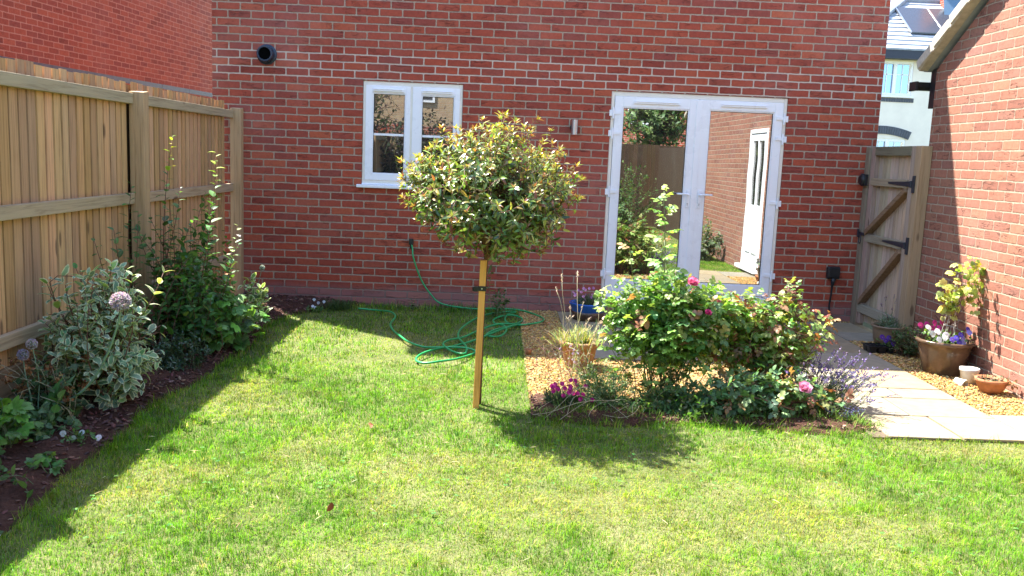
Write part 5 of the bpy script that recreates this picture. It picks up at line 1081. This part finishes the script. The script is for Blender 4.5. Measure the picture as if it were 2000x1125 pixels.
m.tube(curve((3.0, -3.92, .06), (3.5, -3.7, .1), .08, 9).tolist(), .0018, 4)
m.build('trailing_stems', M['stem_straw'], t, smooth=True)
t = thing('seed_head_stems', 'tall dry stalks with pale seed heads in front of the blue bowl', 'plant', (3.36, -2.75, 0))
m = MB(); fl = Leaves(); lf = Leaves()
for (x, z) in ((3.34, .755), (3.226, .733), (3.186, .637), (3.279, .414), (3.397, .532), (3.511, .499), (3.30, .50), (3.45, .42), (3.53, .40)):
    q = curve((3.36+.06*rng.normal(), -2.75+.04*rng.normal(), .0), (x, -2.6, z), .05, 8); taper_tube(m, q, .0026, .0016, 5); P_, _ = samp(q, np.linspace(.94, 1, 14)); fl = Leaves(); fl.add(P_, rdir(14, .5), rdir(14), .014, .006, mixcols(14, [(.55, .48, .38), (.48, .38, .30)], [1, 1]), 'oval', .2, .2); fl.build('seed_head', M['petal'], t)
    if rng.random() < .5: q2 = curve(q[4], q[4]+np.array([.1*rng.normal(), .03, .1]), .05, 5); taper_tube(m, q2, .0016, .001, 4); P_, _ = samp(q2, np.linspace(.9, 1, 8)); fl = Leaves(); fl.add(P_, rdir(8, .5), rdir(8), .012, .005, (.5, .42, .32), 'oval'); fl.build('seed_head', M['petal'], t)
    n = 8; along(lf, q, n, .05, .5, .06, .012, mixcols(n, [(.14, .2, .1), (.2, .26, .14)], [1, 1]), 'lance', .6)
stems_build(m, 'stalks', M['stem_straw'], t); lf.build('foliage', M['leaf_matt'], t)
t = thing('aster', 'sprawling small mauve flowers on wiry stems at the gravel edge', 'flower', (3.2, -2.9, 0))
m = MB(); lf = Leaves(); fl = Leaves()
for i in range(26):
    e = (rng.uniform(3.05, 3.45), rng.uniform(-3.1, -2.6), rng.uniform(.08, .30)); q = curve((3.3+.05*rng.normal(), -3.1, .0), e, .14, 7, upstart=.1); taper_tube(m, q, .0016, .001, 4); n = 7; along(lf, q, n, .2, 1, .03, .008, mixcols(n, [(.10, .17, .07), (.3, .26, .12)], [2, 1]), 'lance', .8)
    if i % 3 == 0:
        for k in range(9): fl.add(q[-1], rdir(1), rdir(1), .013, .007, mixcols(1, [(.46, .34, .62), (.6, .55, .66)], [2, 1]), 'oval')
stems_build(m, 'stems', M['stem_red'], t); lf.build('foliage', M['leaf'], t); fl.build('flower', M['petal'], t)

t = thing('grass_tussock', 'long unmown grass growing into the front edge of the rose bed', 'plant', (4.0, -3.8, 0))
lv = Leaves(); n = 2600; x_ = rng.uniform(3.02, 5.15, n); y_ = -3.72-.04*np.sin(x_*5)+.05*rng.normal(size=n); a = rng.uniform(0, 6.3, n); g = np.abs(rng.normal(size=n))*.6
lv.add(np.c_[x_, y_, 0*x_], np.c_[np.cos(a)*np.sin(g), np.sin(a)*np.sin(g), np.cos(g)], np.c_[-np.cos(a)*np.cos(g), -np.sin(a)*np.cos(g), np.sin(g)], rng.uniform(.03, .10, n)*(.5+vnoise(x_, y_, 6)), .0035, mixcols(n, [(.12, .25, .04), (.2, .32, .06), (.34, .32, .16)], [3, 2, .7]), 'strap', .3, .4); lv.build('foliage', M['grass'], t)
t = thing('ground_cover', 'dark green low foliage under the tall rose at the lawn edge', 'plant', (3.95, -3.6, 0))
shrub(t, (3.93, -3.58, .05), (.30, .16, .11), 110, 16, .034, .020, [(.07, .16, .05), (.10, .21, .07), (.18, .20, .09)], [3, 3, 1], M['leaf'], 'oval', sr=.0013, ups=.2, base_r=.14)
cv = Leaves(); p = scatter(500, 1.0, 6.4, -6.3, -4.0, grass_ok); p = p[vnoise(p[:, 0], p[:, 1], 1.7, 23) > .58]
for k in range(3):
    n = len(p); a = k*2.1+rng.uniform(0, 6, n)*0+p[:, 0]*40; cv.add(np.c_[p, np.full(n, .026)], np.c_[np.cos(a), np.sin(a), 0*a+.1], np.array([[0, 0, 1.]])+.2*rng.normal(size=(n, 3)), .013, .012, mixcols(n, [(.08, .22, .05), (.12, .27, .06)], [1, 1]), 'obov', .1, .1)
tag(cv.build('clover', M['grass']), 'small clover leaves scattered through the lawn', 'clover', kind='stuff')
cv = Leaves(); p = scatter(420, .9, 6.4, -6.3, -2.0, grass_ok); n = len(p); a = rng.uniform(0, 6.3, n)
cv.add(np.c_[p, np.full(n, .03)], np.c_[np.cos(a), np.sin(a), 0*a], np.array([[0, 0, 1.]])+.3*rng.normal(size=(n, 3)), rng.uniform(.02, .06, n), .003, mixcols(n, [(.5, .42, .25), (.38, .3, .17), (.2, .1, .06)], [3, 2, 1]), 'strap', .2, .1)
tag(cv.build('dead_grass_clippings', M['leaf_matt']), 'straw coloured dead grass stems lying on the lawn', 'straw', kind='stuff')
# dry leaf on the lawn, pale debris
t = thing('fallen_leaf', 'curled brown dead leaf lying on the sunny lawn', 'leaf', (2.07, -5.38, 0))
lv = Leaves(); lv.add([2.085, -5.36, .062], [-.25, -.3, -1.0], [.6, -.8, .1], .05, .03, (.085, .03, .015), 'oval', .5, .3); lv.build('blade', M['petal'], t)
t = thing('fallen_leaf', 'small reddish brown leaf scrap on the lawn left of the stake', 'leaf', (2.27, -4.2, 0))
lv = Leaves(); lv.add([[2.06, -4.13, .03], [2.08, -4.15, .03]], [[1, .1, .1], [.2, -1, .2]], [[0, -.4, 1.]]*2, .035, .02, (.28, .10, .05), 'oval', .4, .4); lv.build('blade', M['petal'], t)

# --- what the glass reflects, behind the camera
def back_tree(name, label, c, h, R, pal, n=240, L=.16, mat='leaf'):
    t = thing(name, label, 'tree', (c[0], c[1], 0)); sm = MB(); lv = Leaves(); cc = np.array([c[0], c[1], h-R[2]])
    tr_ = curve((c[0], c[1], 0), (c[0], c[1], h-R[2]*.6), .02, 8); taper_tube(sm, tr_, .09, .05, 8)
    for i in range(n):
        d = rdir(1, .1)[0]; e = cc+d*np.array(R)*(.5+.5*rng.random()**.5)*(1+.12*math.sin(5*d[0]+3*d[2])); b = tr_[rng.integers(4, 8)]; q = curve(b, e, .08, 7); taper_tube(sm, q, .02, .006, 4); k = 18; along(lv, q, k, .35, 1, L, L*.45, mixcols(k, pal, [1]*len(pal)), 'oval', 1.0)
    stems_build(sm, 'trunk', M['bark_brown'], t); lv.build('crown', M['leaf'], t)
GT = [(.12, .2, .06), (.2, .28, .09), (.08, .15, .05)]
back_tree('garden_tree', 'pale green airy tree by the back fence, mirrored at the left of the patio door', (3.45+.6, -12.0, 0), 3.6, (1.0, .8, 1.3), [(.22, .3, .12), (.3, .36, .16), (.14, .22, .08)])
back_tree('garden_tree', 'dense green tree by the back fence, mirrored at the right of the left pane', (6.6, -13.6, 0), 4.6, (1.3, 1.0, 1.5), GT)
back_tree('garden_tree', 'broad dark tree beyond the back fence, mirrored in the small window', (-1.5, -13.5, 0), 3.6, (2.2, 1.2, 1.3), [(.05, .09, .03), (.09, .14, .05), (.12, .07, .06)], 300)
for i, (x, y, r, pal, lb) in enumerate([(4.1, -11.0, .85, GT, 'rounded green shrub in the back border by the fence'), (4.9, -11.6, .8, [(.10, .16, .1), (.16, .22, .14)], 'grey green shrub in the middle of the back border'), (6.12, -5.55, .40, [(.14, .2, .13), (.2, .26, .16)], 'spiky grey green plant against the garage wall, seen only in the glass'), (3.6, -10.8, .6, [(.18, .07, .06), (.10, .16, .05)], 'reddish leaved shrub at the left of the back border'), (4.6, -11.9, 1.0, [(.05, .11, .04), (.10, .17, .06)], 'tall dark leafy bush covering the middle of the back fence'), (5.7, -11.3, .9, [(.06, .13, .04), (.12, .2, .06)], 'dark green shrub at the right of the back border')]):
    t = thing('border_shrub', lb, 'shrub', (x, y, 0)); shrub(t, (x, y, r*.8), (r, r*.8, r*.95), 70, 18, .08, .04, pal, [1]*len(pal), M['leaf'], 'lance')
t = thing('hedge', 'dark purple leaved hedge by the back fence, mirrored in the small window', 'hedge', (1.0, -11.6, 0))
for k_ in range(1): shrub(t, (1.0, -11.6, 1.2), (1.15, .5, 1.3), 330, 16, .12, .065, [(.035, .02, .03), (.03, .05, .025), (.06, .03, .04)], [2, 2, 1], M['leaf'], 'oval', base_r=.7, shell=.75)
ob = thing('opposite_house', 'tan brick house behind the camera with white windows, mirrored in the window', 'house', (-4, -22, 0))
m = MB(); m.box((-11, -28, 0), (1.2, -21, 5.4)); m.build('wall', M['brick_tan'], ob)
m = MB(); m.add([(-11.3,-20.7,5.3),(1.5,-20.7,5.3),(1.5,-24.5,7.6),(-11.3,-24.5,7.6),(1.5,-28.3,5.3),(-11.3,-28.3,5.3)], [(3,2,1,0),(5,4,2,3),(0,1,4,5),(0,5,3),(1,2,4)]); m.build('roof', M['slate_tile'], ob)
for x in (-8, -5.2, -2.4, -.4):
    f_ = MB().box((x, -20.99, 3.2), (x+.9, -20.93, 4.3)).build('window', M['upvc'], ob); MB().box((x+.08, -20.925, 3.28), (x+.41, -20.92, 4.2)).box((x+.49, -20.925, 3.28), (x+.82, -20.92, 4.2)).build('pane', M['gasket'], f_)
MB().box((-11, -18.05, 0), (1.4, -17.8, 2.35)).build('garden_wall', M['brick'], ob)
ob = thing('white_window_house', 'red brick house far behind the camera with white framed windows, mirrored in the patio door', 'house', (8, -22, 0))
MB().box((4.2, -30, 0), (14, -23, 5.2)).build('wall', M['brick'], ob)
MB().add([(3.9,-22.7,5.1),(14.3,-22.7,5.1),(14.3,-26.5,7.4),(3.9,-26.5,7.4),(14.3,-30.3,5.1),(3.9,-30.3,5.1)], [(3,2,1,0),(5,4,2,3),(0,1,4,5),(0,5,3),(1,2,4)]).build('roof', M['slate_tile'], ob)
for x in (5.0, 7.2, 9.5):
    f_ = MB().box((x, -22.99, 2.9), (x+1.3, -22.9, 4.3)).build('window', M['upvc'], ob); MB().box((x+.1, -22.895, 3.0), (x+.6, -22.89, 4.2)).box((x+.7, -22.895, 3.0), (x+1.2, -22.89, 4.2)).build('pane', M['gasket'], f_)
